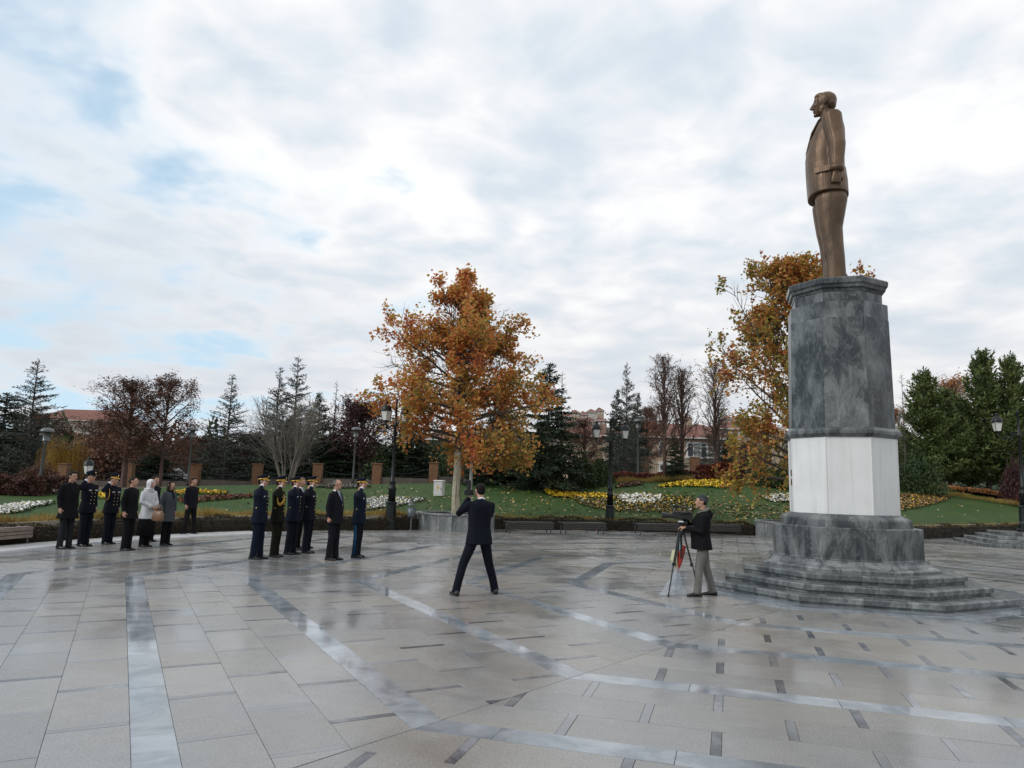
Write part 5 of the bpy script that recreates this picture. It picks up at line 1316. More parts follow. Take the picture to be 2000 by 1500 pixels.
def folds(name, col, rough=.9, spec=.12, scale=9, strength=.35):
    m, t, b = bsdf(name, col, rough, 0, spec); c = objco(t)
    mp = t.nodes.new('ShaderNodeMapping'); mp.inputs['Scale'].default_value = (1, 1, .45); lk(t, c, mp.inputs[0])
    n = noise(t, mp.outputs[0], scale, 3, .55, .6); bump(t, b, n, strength, .05)
    lk(t, mix(t, 1.0, tuple(col), ramp(t, n, [(.3, .8), (.7, 1.2)]), 'MULTIPLY'), b.inputs['Base Color']); return m
M['skin'] = simple('skin', (.42, .235, .165), .55, var=.06, scale=20); M['skin_d'] = simple('tanned_skin', (.33, .18, .12), .55, var=.06, scale=20)
M['eye'] = bsdf('eye_dark', (.02, .015, .012), .2)[0]; M['lip'] = bsdf('lips', (.28, .10, .085), .5)[0]
M['navy'] = folds('navy_uniform_cloth', (.007, .0085, .0145)); M['navy_b'] = folds('blue_navy_cloth', (.007, .0105, .021)); M['darkgreen'] = folds('dark_olive_uniform_cloth', (.010, .0095, .006))
M['black'] = folds('black_wool', (.008, .008, .009)); M['blacksuit'] = folds('black_suit_cloth', (.010, .010, .014)); M['charcoal'] = folds('charcoal_trousers', (.018, .019, .024))
M['pgrey'] = folds('grey_trousers_cloth', (.15, .145, .135)); M['palecoat'] = folds('pale_grey_wool', (.52, .53, .55), scale=7); M['fur'] = simple('pale_fur', (.55, .55, .55), .95, var=.25, scale=60, bmp=.9)
M['greycheck'] = folds('grey_checked_wool', (.055, .062, .070)); M['shirt'] = folds('white_shirt', (.70, .72, .76), .7, strength=.1); M['tie'] = simple('dark_blue_tie', (.03, .05, .12), .5)
M['gold'] = simple('gold_braid', (.62, .36, .06), .35, .5, var=.25, scale=60); M['goldbtn'] = bsdf('gold_button', (.7, .5, .18), .3, .8)[0]; M['shoe'] = bsdf('black_shoe_leather', (.010, .010, .010), .25)[0]
M['hair_k'] = simple('black_hair', (.008, .006, .005), .7, spec=.15, var=.3, scale=40); M['hair_b'] = simple('dark_brown_hair', (.020, .012, .008), .7, spec=.15, var=.3, scale=40); M['hair_g'] = simple('greying_hair', (.07, .065, .06), .6, var=.3, scale=40); M['hair_l'] = simple('light_brown_hair', (.16, .085, .045), .6, var=.3, scale=40)
M['scarf'] = simple('white_patterned_headscarf', (.62, .60, .62), .7, var=.35, scale=18); M['leather'] = simple('tan_leather', (.20, .11, .065), .45, var=.15); M['darkscarf'] = folds('dark_scarf', (.014, .014, .016))
M['cap_top'] = folds('cap_cloth', (.012, .016, .030), .8); M['beanie'] = simple('dark_grey_knit', (.035, .037, .042), .95, var=.2, scale=50, bmp=.5); M['beanie_s'] = simple('pale_knit_stripe', (.16, .16, .17), .95); M['hood'] = simple('grey_hood_lining', (.13, .125, .11), .95, var=.2); M['blue_stripe'] = folds('blue_trouser_side', (.012, .05, .115)); M['glass_f'] = bsdf('dark_glasses', (.03, .012, .010), .2)[0]; M['blackplastic'] = bsdf('camera_black', (.012, .012, .012), .35)[0]; M['lens'] = bsdf('lens_glass', (.02, .02, .03), .03)[0]; M['ribbon'] = simple('silver_thread', (.45, .45, .42), .5)

CACHE = {}
def ARM(side, kind, h=1.0):
    """shoulder, elbow, wrist, hand direction, palm direction, curl"""
    s = side
    if kind == 'down': return [V3(-.005, s * .185, 1.44), V3(-.045, s * .238, 1.17), V3(.01, s * .235, .93), V3(.10, -.02 * s, -1), V3(0, -s, .05), .32]
    if kind == 'down_b': return [V3(-.005, s * .185, 1.44), V3(-.055, s * .235, 1.17), V3(-.03, s * .23, .93), V3(.05, -.02 * s, -1), V3(.25, -s, 0), .65]
    if kind == 'statue': return [V3(-.005, s * .185, 1.44), V3(-.035, s * .222, 1.18), V3(-.02, s * .222, .935), V3(.05, -.02 * s, -1), V3(.25, -s, 0), .75]
    if kind == 'salute': return [V3(.0, s * .185, 1.44), V3(.12, s * .41, 1.37), V3(.115, s * .235, 1.575), V3(.02, -s * .62, .66), V3(.55, -.5 * s, -.6), .05]
    if kind == 'front': return [V3(.0, s * .18, 1.43), V3(.02, s * .255, 1.18), V3(.23, s * .07, 1.06), V3(.35, -s * .9, -.15), V3(-.6, 0, -.6), .45]
    if kind == 'camera_l': return [V3(.0, s * .18, 1.43), V3(.20, s * .30, 1.28), V3(.27, s * .10, 1.545), V3(.45, -s * .35, .75), V3(.1, -s, .1), .5]
    if kind == 'camera_r': return [V3(.0, s * .18, 1.43), V3(.22, s * .27, 1.24), V3(.25, s * .10, 1.52), V3(.45, -s * .4, .75), V3(.1, -s, .1), .5]
    if kind == 'tripod': return [V3(.02, s * .18, 1.40), V3(.08, s * .25, 1.14), V3(.34, s * .10, 1.20), V3(.9, -s * .3, .05), V3(.2, -s * .3, -.9), .55]
    if kind == 'tripod_hi': return [V3(.02, s * .18, 1.40), V3(.16, s * .26, 1.20), V3(.38, s * .05, 1.42), V3(.9, -s * .2, .2), V3(.1, -s * .6, -.7), .5]
def legs(pose):
    if pose == 'stand': return [(V3(0, .085, .92), V3(.015, .083, .50), V3(-.02, .080, .085)), (V3(0, -.085, .92), V3(.012, -.083, .50), V3(-.025, -.080, .085))]
    if pose == 'step': return [(V3(0, .085, .92), V3(.03, .09, .50), V3(.03, .09, .085)), (V3(0, -.085, .92), V3(.0, -.085, .50), V3(-.05, -.085, .085))]
    if pose == 'wide': return [(V3(0, .09, .90), V3(.03, .25, .48), V3(-.02, .37, .085)), (V3(0, -.09, .90), V3(.04, -.20, .48), V3(.05, -.33, .085))]
    if pose == 'stride': return [(V3(0, .085, .92), V3(.10, .10, .50), V3(.13, .12, .085)), (V3(0, -.085, .92), V3(-.07, -.11, .50), V3(-.20, -.13, .085))]
    if pose == 'apart': return [(V3(0, .085, .92), V3(.05, .12, .50), V3(.06, .15, .085)), (V3(0, -.085, .92), V3(-.01, -.14, .50), V3(-.08, -.17, .085))]
def make_person(label, loc, face, H=1.78, stance='stand', armL='down', armR='down', head_yaw=0.0, head_pitch=0.0, top='jacket', topm='navy', trm='navy', skin='skin', hair='short', hairm='hair_k', belly=0.0, hem=.80, extras=(), cap=None, width=1.0, shoes=True, trousers=True, lean=0.0, name='person', mat_all=None, group=None, hi=1.0, lm=None, headscale=1.0, cat='person'):
    e = empty(name, loc, face); e.scale = (H / 1.78,) * 3
    tag(e, label, cat, group)
    if lean: e.rotation_euler = (0, lean, face)
    LG = legs(stance); AL, AR = ARM(1, armL), ARM(-1, armR)
    mt = lambda k: mat_all or M[k]
    hc = V3(.025, 0, 1.665)
    # body, one continuous skin
    key = ('body', stance, armL, armR, round(head_yaw, 2), round(head_pitch, 2), belly > 0, hi)
    if key not in CACHE:
        b = MB()
        b.rings([elring((.0, 0), .085, .13, .86), elring((0, 0), .085, .14, 1.0), elring((.005, 0), .085, .13, 1.12), elring((0, 0), .095, .15, 1.30), elring((-.01, 0), .085, .15, 1.42), elring((-.015, 0), .055, .09, 1.475), elring((-.008, 0), .048, .052, 1.52)])
        b.tube([(-.012, 0, 1.44), (-.002, 0, 1.52), (.012, 0, 1.60)], [.060, .054, .056], 14)
        for h_, k_, a_ in LG: b.tube([h_, k_, a_], [.075, .050, .036], 10); b.tube([a_ + V3(-.03, 0, -.03), a_ + V3(.12, 0, -.055)], [.035, .025], 8)
        for s_, e_, w_, hd, pm, cu in (AL, AR):
            b.tube([s_ * .6 + V3(0, 0, 1.43 * .4), s_, e_, w_], [.05, .045, .036, .024], 10); hand(b, w_, hd, pm, cu)
        if (AL[5] > 0): pass
        Pf, Rm = head(b, hc, head_yaw, head_pitch, s=headscale)
        me = fuse(b, .0078 / hi, 1, .45 if hi == 1 else None, .4); CACHE[key] = (me, Pf, Rm)
    me, Pf, Rm = CACHE[key]
    me2 = me.copy(); me2.materials.clear(); me2.materials.append(mt(skin))
    if not mat_all:
        me2.materials.append(M['eye']); me2.materials.append(M['lip'])
        E_ = [Pf((.078, s * .031, .010)) for s in (-1, 1)]; Lp = Pf((.090, 0, -.064)); n_ = len(me2.polygons); cen = np.empty(n_ * 3, np.float32); me2.polygons.foreach_get('center', cen); cen = cen.reshape(-1, 3); ix = np.zeros(n_, np.int32)
        for q in E_: ix[np.linalg.norm(cen - np.array(q), axis=1) < .0125] = 1
        dl = cen - np.array(Lp); ix[(np.abs(dl[:, 2]) < .011) & (np.linalg.norm(dl, axis=1) < .021)] = 2
        me2.polygons.foreach_set('material_index', ix)
    body = link('body', me2, e)
    # trousers
    if trousers:
        key = ('tr', stance, hi)
        if key not in CACHE:
            b = MB(); b.rings([elring((0, 0), .075, .10, .80), elring((0, 0), .115, .165, .85), elring((0, 0), .125, .172, .93), elring((0, 0), .115, .160, 1.04)])
            for h_, k_, a_ in LG:
                d = (a_ - k_).normalized(); b.tube([h_ + V3(0, 0, .02), h_ + (k_ - h_) * .35, k_, k_ + (a_ - k_) * .6, a_ + V3(.012, 0, -.04)], [(.108, .095), (.100, .088), (.078, .072), (.070, .066), (.074, .066)], 14, up=(1, 0, 0))
            CACHE[key] = fuse(b, .0125 / hi, 3, None)
        m_ = CACHE[key].copy(); m_.materials.append(mt(trm)); tq_ = link('trousers', m_, e)
        if mat_all:
            for v in m_.vertices:
                k_ = smooth((v.co.z - .30) / .45) * (1 - smooth((v.co.z - .74) / .08)); v.co.x = v.co.x * (1.12 + .20 * k_); v.co.y *= 1.06 + .08 * k_
    if shoes:
        for i, (h_, k_, a_) in enumerate(LG):
            toe = .10 if i == 0 else -.10
            key = ('shoe',)
            if key not in CACHE:
                b = MB(); rr = []
                for x, y, z, w_ in ((-.085, 0, .03, .028), (-.07, 0, .045, .036), (-.02, 0, .052, .038), (.05, 0, .042, .042), (.11, 0, .030, .046), (.16, 0, .024, .040), (.185, 0, .018, .022)):
                    rr.append([(x, w_ * math.cos(2 * PI * k / 12), max(0, z + z * math.sin(2 * PI * k / 12)) if math.sin(2 * PI * k / 12) > -.7 else 0) for k in range(12)])
                b.rings(rr); CACHE[key] = b.mesh('shoe', M['shoe'], True)
            m_ = CACHE[key]
            if mat_all: m_ = m_.copy(); m_.materials.clear(); m_.materials.append(mat_all)
            s_ = link('shoe', m_, e, (a_.x + .01, a_.y, 0), toe)
            if mat_all: s_.scale = (1.12, 1.2, 1.2)
    # upper garment
    W = width
    key = ('top', top, armL, armR, round(belly, 2), hem, W, hi)
    if key not in CACHE:
        b = MB(); bl = belly
        fl = (.02 if top != 'coat' else .045) if not mat_all else .004; ak = 1.18 if mat_all else 1.0
        rings = [elring((.0 + bl * .3, 0), .135 + bl * .35 + fl, (.195 + fl) * W, hem), elring((.002 + bl * .35, 0), .138 + bl * .4, .20 * W, (hem + 1.05) / 2), elring((.005 + bl * .5, 0), .122 + bl * .55, .172 * W, 1.07), elring((.01 + bl * .4, 0), .128 + bl * .45, .178 * W, 1.17), elring((.008 + bl * .15, 0), .136 + bl * .2, .188 * W, 1.30), elring((-.002, 0), .128, .196 * W, 1.39), elring((-.010, 0), .108, .185 * W, 1.45), elring((-.014, 0), .082, .135 * W, 1.487), elring((-.012, 0), .062, .075, 1.515), elring((-.008, 0), .052, .058, 1.53)]
        b.rings(rings)
        for s_, e_, w_, hd, pm, cu in (AL, AR):
            s2 = V3(s_.x, s_.y * W, s_.z); d = (w_ - e_).normalized()
            b.tube([s2 * .72 + V3(0, 0, 1.44 * .28), s2, s2 + (e_ - s2) * .5, e_, e_ + (w_ - e_) * .55, w_ - d * .012], [q_ * ak for q_ in (.066, .070, .063, .057, .050, .045)], 12)
        CACHE[key] = fuse(b, .0125 / hi, 3 if hi == 1 else 2, None)
    m_ = CACHE[key].copy(); m_.materials.append(mt(topm)); tp_ = link('coat' if top == 'coat' else 'jacket', m_, e)
    if armR == 'salute':
        d = (AR[2] - AR[1]).normalized(); b = MB(); b.tube([AR[2] - d * .02, AR[2] + d * .022], [.040, .037], 12); b.build('shirt_cuff', M['shirt'], tp_, smooth=True)
    # hair
    def shape(nm, mat, balls=(), tubes=(), vox=.008, par=e, it=2):
        b = MB()
        for c_, r_ in balls: b.ball(c_, r_, 14, 10)
        b.v = [tuple(Pf(v)) for v in b.v]
        for pts, rr in tubes:
            t_ = MB(); t_.tube(pts, rr, 10); t_.v = [tuple(Pf(v)) for v in t_.v]; o = len(b.v); b.v += t_.v; b.f += [tuple(i + o for i in f) for f in t_.f]
        me_ = fuse(b, vox, it, None); me_.materials.append(mt(mat)); return link(nm, me_, par)
    if hair == 'short': shape('hair', hairm, [((-.020, 0, .036), (.094, .0815, .088)), ((-.045, 0, -.005), (.062, .072, .07)), ((.03, 0, .085), (.05, .056, .032))])
    if hair == 'receding': shape('hair', hairm, [((-.040, 0, .014), (.075, .083, .072)), ((-.030, 0, .04), (.080, .076, .070))])
    if hair == 'long': shape('hair', hairm, [((-.020, 0, .036), (.096, .085, .092)), ((-.060, 0, -.06), (.055, .085, .10)), ((-.055, 0, -.15), (.045, .088, .09))], [([(.035, .078, .04), (.01, .088, -.06), (-.01, .085, -.17)], [.018, .028, .024]), ([(.035, -.078, .04), (.01, -.088, -.06), (-.01, -.085, -.17)], [.018, .028, .024])])
    if hair == 'bun': shape('hair', hairm, [((-.020, 0, .036), (.094, .0815, .090)), ((-.045, 0, -.005), (.062, .074, .07)), ((-.120, 0, .0), (.035, .04, .035))])
    if hair == 'statue': shape('hair', hairm, [((-.022, 0, .036), (.092, .0805, .084)), ((-.045, 0, -.005), (.062, .075, .065)), ((.030, 0, .080), (.052, .058, .032))], vox=.006)
    if hair == 'scarf': shape('headscarf', 'scarf', [((-.018, 0, .030), (.106, .093, .104)), ((-.030, 0, -.05), (.085, .088, .09)), ((-.02, 0, -.13), (.095, .105, .05))], [([(.055, .062, .06), (.058, .072, 0), (.045, .064, -.07), (.02, .04, -.12)], [.018, .02, .02, .02]), ([(.055, -.062, .06), (.058, -.072, 0), (.045, -.064, -.07), (.02, -.04, -.12)], [.018, .02, .02, .02]), ([(.06, -.05, .085), (.072, 0, .10), (.06, .05, .085)], [.018, .018, .018])])
    if hair == 'beanie':
        shape('hair', hairm, [((-.045, 0, -.01), (.055, .074, .055))])
        shape('knitted_hat', 'beanie', [((-.022, 0, .050), (.100, .090, .090)), ((-.050, 0, .02), (.068, .080, .062))])
        b = MB(); b.tube([(.080 * math.cos(a) * 1.05 - .022, .086 * math.sin(a) * 1.06, .045 + .028 * math.cos(a)) for a in np.linspace(0, 2 * PI, 25)], .006, 5); b.v = [tuple(Pf(v)) for v in b.v]; b.build('hat_stripe', M['beanie_s'], e, smooth=True)
    # peaked cap
    if cap:
        cm, gold = cap
        b = MB()
        for (r0, z) in ((0, 0),): pass
        def cr(rx, ry, z, tl=0.0, dx=0.0): return [(dx + rx * math.cos(2 * PI * k / 20), ry * math.sin(2 * PI * k / 20), z + tl * rx * math.cos(2 * PI * k / 20)) for k in range(20)]
        b.rings([cr(.100, .086, .042, .10, -.008), cr(.102, .088, .085, .12, -.008), cr(.130, .118, .118, .25, -.004), cr(.136, .124, .132, .28, -.004), cr(.118, .106, .143, .28, -.004), cr(.05, .05, .146, .28, -.002)])
        b.v = [tuple(Pf(v)) for v in b.v]; c_ = b.build('peaked_cap', M[cm], e, smooth=True)
        b = MB(); b.rings([cr(.1035, .0895, .048, .10, -.008), cr(.1055, .0915, .072, .12, -.008)]); b.v = [tuple(Pf(v)) for v in b.v]; b.build('cap_band', M['gold'] if gold else M['black'], c_, smooth=True)
        b = MB(); rr = []
        for k in range(9):
            a = -1.15 + 2.3 * k / 8; o_ = (-.008 + .101 * math.cos(a), .087 * math.sin(a), .050); q_ = (-.008 + .101 * math.cos(a) + .062 * math.cos(a) ** 1.0 * max(math.cos(a * 1.2), .05), .087 * math.sin(a) * 1.08, .050 - .028 * max(math.cos(a * 1.2), .05))
            rr.append([o_, q_, (q_[0], q_[1], q_[2] + .006), (o_[0], o_[1], o_[2] + .008)])
        b.rings(rr); b.v = [tuple(Pf(v)) for v in b.v]; b.build('visor', M['gold'] if gold else M['shoe'], c_, smooth=True)
        b = MB(); b.ball((.118, 0, .108), (.010, .020, .024), 10, 6); b.v = [tuple(Pf(v)) for v in b.v]; b.build('cap_badge', M['goldbtn'], c_)
    bx_ = belly
    def fx(z):     # depth of the front of the garment at height z
        return float(np.interp(z, [hem, 1.07, 1.17, 1.30, 1.39, 1.45, 1.49, 1.53], [.135 + bx_ * .65, .127 + bx_ * 1.05, .138 + bx_ * .85, .144 + bx_ * .35, .126, .098, .068, .044]))
    if 'suitfront' in extras:
        b = MB(); b.rings([[(fx(1.20) + .002, -.004, 1.20), (fx(1.20) + .002, .004, 1.20), (fx(1.20) - .03, .004, 1.20), (fx(1.20) - .03, -.004, 1.20)], [(fx(1.34) + .004, -.030, 1.34), (fx(1.34) + .004, .030, 1.34), (fx(1.34) - .03, .03, 1.34), (fx(1.34) - .03, -.03, 1.34)], [(fx(1.46) + .006, -.052, 1.46), (fx(1.46) + .006, .052, 1.46), (fx(1.46) - .05, .052, 1.46), (fx(1.46) - .05, -.052, 1.46)], [(.052, -.045, 1.535), (.052, .045, 1.535), (0, .045, 1.535), (0, -.045, 1.535)]])
        sh = b.build('shirt', mt('shirt'), e)
        b = MB(); b.tube([(.0 + .056 * math.cos(a), .058 * math.sin(a), 1.528 - .012 * math.cos(a)) for a in np.linspace(0, 2 * PI, 21)], [(.012, .018)] * 21, 6); b.build('collar', mt('shirt'), sh, smooth=True)
        b = MB(); b.tube([(.060, 0, 1.515), (fx(1.46) + .016, 0, 1.46), (fx(1.34) + .012, 0, 1.34), (fx(1.22) + .008, 0, 1.23)], [(.012, .014), (.008, .020), (.007, .026), (.006, .012)], 8, up=(1, 0, 0)); b.build('tie', mt('tie'), sh, smooth=True)
    if 'lapels' in extras:
        for s in (-1, 1):
            b = MB(); pts = [(.030, s * .060, 1.540), (.085, s * .075, 1.470), (fx(1.36) - .002, s * .060, 1.37), (fx(1.24) - .006, s * .030, 1.25), (fx(1.14) - .012, s * .014, 1.15)]
            b.tube(pts, [(.010, .020), (.010, .034), (.010, .036), (.009, .026), (.006, .008)], 8, up=(1, 0, 0)); b.build('lapel', mt(topm), tp_, smooth=True)
    if 'buttons' in extras:
        for k in range(4):
            z = 1.28 - .085 * k
            for s in ((-1, 1) if 'double' in extras else (0,)):
                b = MB(); b.ball((fx(z) + .004, s * .052, z), (.006, .011, .011), 8, 5); b.build('button', M['goldbtn'], tp_)
        for s in (-1, 1):
            b = MB(); b.box((-.012, s * .150, 1.492), (.058, .10, .012), bev=.004); o = b.build('shoulder_board', M['gold'], tp_); o.rotation_euler.x = 0
            b = MB(); b.box((fx(1.36) - .006, s * .085, 1.345), (.012, .075, .030), bev=.003); b.build('ribbon_bar', M['ribbon'], tp_)
        b = MB(); b.ball((.02, -.228, .93 + .17), (.012, .006, .012), 8, 5); b.build('sleeve_button', M['goldbtn'], tp_)
    if 'aiguillette' in extras:
        for k, dz in enumerate((0, .022, .045)):
            b = MB(); pts = [(.03, -.19, 1.47)] + [(.10 - .13 * math.cos(t) * .6 + .03, -.215 - .03 * math.sin(t), 1.36 - .15 * math.sin(t) - dz) for t in np.linspace(.1, PI - .1, 9)] + [(fx(1.42) + .01, -.05, 1.40 - dz * .5)]
            b.tube(pts, .009, 6); b.build('gold_cord', M['gold'], tp_, smooth=True)
        b = MB(); b.tube([(fx(1.40) + .01, -.06, 1.40), (fx(1.3) + .015, -.075, 1.30), (fx(1.2) + .015, -.07, 1.17)], [.009, .009, .012], 6); b.build('gold_cord', M['gold'], tp_, smooth=True)
    if 'cord' in extras:
        b = MB(); b.tube([(.05, -.185, 1.47), (.11, -.20, 1.38), (.12, -.205, 1.25), (.10, -.21, 1.17), (.03, -.22, 1.14)], .008, 6); b.build('gold_cord', M['gold'], tp_, smooth=True)
    if 'patch' in extras:
        b = MB(); q = AR[0] + (AR[1] - AR[0]) * .35; b.ball((q.x + .02, q.y - .04, q.z + (.03 if armR == 'salute' else 0)), (.022, .02, .026), 10, 6); b.build('sleeve_patch', M['gold'], tp_)
    if 'glasses' in extras:
        b = MB()
        for s in (-1, 1):
            b.tube([Pf((.094 + 0 * a, s * (.032 + .021 * math.cos(a)), .010 + .016 * math.sin(a))) for a in np.linspace(0, 2 * PI, 13)], .0028, 5); b.tube([Pf((.092, s * .053, .014)), Pf((.03, s * .076, .018)), Pf((-.01, s * .080, .016))], .0028, 5)
        b.tube([Pf((.096, -.011, .012)), Pf((.098, .011, .012))], .0028, 5); b.build('glasses', M['glass_f'], e)
    if 'beard' in extras: shape('beard', 'hair_g', [((.078, 0, -.098), (.022, .026, .022))], vox=.005)
    if 'skirt' in extras:
        b = MB(); b.rings([elring((0, 0), .20, .235, .30, 24), elring((0, 0), .175, .215, .6, 24), elring((0, 0), .14, .18, .95, 24)]); b.build('skirt', mt('black'), e, smooth=True)
    if 'furtrim' in extras:
        b = MB(); b.tube([(-.01 + .085 * math.cos(a), .115 * math.sin(a), 1.495 - .03 * math.cos(a)) for a in np.linspace(0, 2 * PI, 21)], .040, 8); b.build('fur_collar', M['fur'], tp_, smooth=True)
        for A_ in (AL, AR):
            d = (A_[2] - A_[1]).normalized(); b = MB(); b.tube([A_[2] - d * .09, A_[2] - d * .04, A_[2] + d * .012], [.056, .066, .056], 12); b.build('fur_cuff', M['fur'], tp_, smooth=True)
    if 'checks' in extras:
        for z in (.84, .98, 1.12, 1.26, 1.38):
            b = MB(); b.rings([[(x * 1.012, y * 1.012, z + dz) for x, y, _ in elring((.004, 0), .140 if z < 1.35 else .130, .190 if z < 1.35 else .195, z, 24)] for dz in (0, .028)]); 
            if z > 2: b.build('check_band', M['palecoat'], tp_)
    if 'neckscarf' in extras:
        b = MB(); b.tube([(.0 + .072 * math.cos(a), .078 * math.sin(a), 1.52 - .02 * math.cos(a)) for a in np.linspace(0, 2 * PI, 21)], .032, 8); b.tube([(.075, .0, 1.50), (.13, .01, 1.42), (.15, .012, 1.30)], [(.02, .03), (.018, .035), (.012, .03)], 8, up=(1, 0, 0)); b.build('scarf', M['darkscarf'], e, smooth=True)
    if 'hoodback' in extras:
        b = MB(); b.tube([(-.02 + .082 * math.cos(a), .10 * math.sin(a), 1.51 - .045 * math.cos(a)) for a in np.linspace(0, 2 * PI, 21)], .030, 8); h_ = b.build('hood_lining', M['hood'], tp_, smooth=True)
        b = MB(); b.ball((-.105, 0, 1.44), (.065, .13, .10), 14, 10); b.build('hood', mt(topm), tp_, smooth=True)
    if 'sidestripe' in extras:
        h_, k_, a_ = LG[1]; b = MB(); b.tube([h_ + V3(-.01, -.092, -.1), k_ + V3(-.005, -.070, 0), a_ + V3(0, -.064, -.03)], [(.030, .008)] * 3, 8, up=(1, 0, 0)); b.build('trouser_stripe', M['blue_stripe'], e, smooth=True)
    return e, tp_, Pf
def pt(px, py): return gp(px, py)
F0 = R_(-4)
# left group
make_person('man in a long black coat and glasses, leftmost of the left group', pt(124, 1072), R_(-14), 1.80, stance='step', topm='black', top='coat', hem=.70, trm='charcoal', hair='short', hairm='hair_k', extras=('glasses', 'lapels'), head_pitch=.05, belly=.03, width=1.08, armR='down')
make_person('saluting officer in a peaked cap beside the man in the long black coat', pt(162, 1067), R_(-16), 1.80, armR='salute', armL='down', top='jacket', topm='navy', trm='navy', hair='short', extras=('buttons', 'double'), cap=('cap_top', False))
make_person('saluting officer with a cord at the shoulder, right one of the left pair of officers', pt(209, 1063), R_(-18), 1.74, armR='salute', armL='down', topm='navy', trm='navy', extras=('buttons', 'double', 'cord'), cap=('cap_top', True))
make_person('woman in a long black coat with her dark hair tied back in a bun', pt(246, 1075), R_(-8), 1.72, stance='stand', top='coat', hem=.76, topm='black', trm='black', hair='bun', hairm='hair_b', width=.94, armR='down')
make_person('woman in a pale grey coat with fur cuffs and a white headscarf', pt(281, 1068), R_(-20), 1.66, top='coat', hem=.74, topm='palecoat', trm='black', hair='scarf', armL='front', armR='front', extras=('furtrim', 'skirt'), width=1.0, belly=.03)
make_person('dark suited man almost hidden behind the woman in the white headscarf', pt(290, 1058), R_(-15), 1.76, topm='navy', trm='black', hair='short', hairm='hair_b')
make_person('woman in a grey checked coat with long dark hair', pt(322, 1065), R_(-22), 1.63, top='coat', hem=.66, topm='greycheck', trm='black', hair='long', hairm='hair_b', extras=('neckscarf', 'checks'), width=.92)
make_person('young man in dark clothes standing apart right of the left group', pt(368, 1045), R_(-18), 1.74, stance='apart', topm='blacksuit', trm='black', hair='short', hairm='hair_b', hem=.84, armR='down')
# handbag
hb = gp(298, 1069); e = empty('handbag', (hb.x + .16, hb.y - .22, .66), R_(-30)); tag(e, 'tan leather handbag held by the woman in the pale grey coat', 'handbag')
b = MB(); b.rings([[(x * k, y * kk, z) for x, y, _ in elring((0, 0), .19, .075, 0, 16, 3)] for z, k, kk in ((0, .88, .9), (.02, .98, 1.1), (.14, 1.0, 1.05), (.22, .86, .75), (.25, .78, .45))]); b.build('bag_body', M['leather'], e, smooth=True)
for s in (-1, 1):
    b = MB(); b.tube([(-.10, s * .03, .23), (-.08, s * .03, .34), (0, s * .02, .40), (.08, s * .03, .34), (.10, s * .03, .23)], .008, 6); b.build('strap', M['leather'], e, smooth=True)
# saluting row
make_person('saluting officer in navy, first from the left in the middle row', pt(500, 1092), R_(-6), 1.82, stance='step', armR='salute', topm='navy_b', trm='navy_b', extras=('buttons', 'patch'), cap=('cap_top', True), belly=.02, hem=.77, width=1.08)
make_person('saluting officer in dark olive with looped gold shoulder cords', pt(536, 1088), R_(-4), 1.80, armR='salute', topm='darkgreen', trm='darkgreen', extras=('buttons', 'aiguillette'), cap=('cap_top', True), hem=.77)
make_person('saluting officer in navy just right of the one with gold cords', pt(566, 1083), R_(-6), 1.80, stance='step', armR='salute', topm='navy_b', trm='navy', extras=('buttons',), cap=('cap_top', True), belly=.04, hem=.77, width=1.05)
make_person('saluting officer in navy, nearest to the suited man with a blue tie', pt(598, 1080), R_(-6), 1.82, armR='salute', topm='navy', trm='navy', extras=('buttons',), cap=('cap_top', True), hem=.77)
make_person('fair haired man in a pale shirt glimpsed behind the third saluting officer', pt(578, 1074), R_(-10), 1.83, topm='navy', trm='black', hair='short', hairm='hair_l', extras=('suitfront',))
make_person('person in a dark brown coat glimpsed behind the fourth saluting officer', pt(596, 1071), R_(-8), 1.80, top='coat', hem=.72, topm='darkgreen', trm='pgrey', hair='short', hairm='hair_b')
make_person('greying man in a black suit, glasses and blue tie standing with his arms down', pt(648, 1094), R_(-12), 1.80, stance='step', armR='down_b', topm='blacksuit', trm='blacksuit', hair='receding', hairm='hair_g', extras=('suitfront', 'lapels', 'glasses', 'beard'), belly=.05, hem=.80, width=1.06)
make_person('saluting officer with blue trouser stripes, rightmost of the middle row', pt(696, 1089), R_(-8), 1.82, armR='salute', topm='navy_b', trm='navy', extras=('buttons', 'patch', 'sidestripe'), cap=('cap_top', True), hem=.77, width=1.04, belly=.02)

# photographer seen from behind
pp = (gp(893, 1166) + gp(969, 1158)) / 2
e, tp_, Pf = make_person('photographer in a navy suit seen from behind with his legs wide apart', pp, R_(112), 1.79, stance='wide', armL='camera_l', armR='camera_r', topm='navy', trm='navy', hair='short', hairm='hair_k', width=1.06, hem=.80, head_pitch=0.0)
b = MB(); b.tube([(-.05, .058, 1.535), (-.068, 0, 1.548), (-.05, -.058, 1.535)], [(.014, .010)] * 3, 8, up=(0, 0, 1)); b.build('shirt_collar', M['shirt'], e, smooth=True)
s_ = 1.79 / 1.78; c_ = Vector((.17, .15, 1.63)); Rz = Matrix.Rotation(R_(112), 3, 'Z'); w_ = pp + Rz @ (c_ * s_)
k_ = empty('photo_camera', w_, R_(112)); tag(k_, 'black photo camera with a raised flash held up by the photographer', 'camera')
b = MB(); b.box((0, 0, 0), (.07, .145, .10), bev=.012); b.build('camera_body', M['blackplastic'], k_)
b = MB(); b.tube([(.03, 0, -.01), (.10, 0, -.01), (.16, 0, -.01)], [.038, .036, .042], 16); ln = b.build('lens_barrel', M['blackplastic'], k_); b = MB(); b.tube([(.160, 0, -.01), (.164, 0, -.01)], [.036, .034], 16); b.build('lens_glass', M['lens'], ln)
b = MB(); b.box((.0, 0, .065), (.05, .05, .035), bev=.008); b.box((-.005, .0, .12), (.045, .06, .09), bev=.006); b.build('flash', M['blackplastic'], k_)
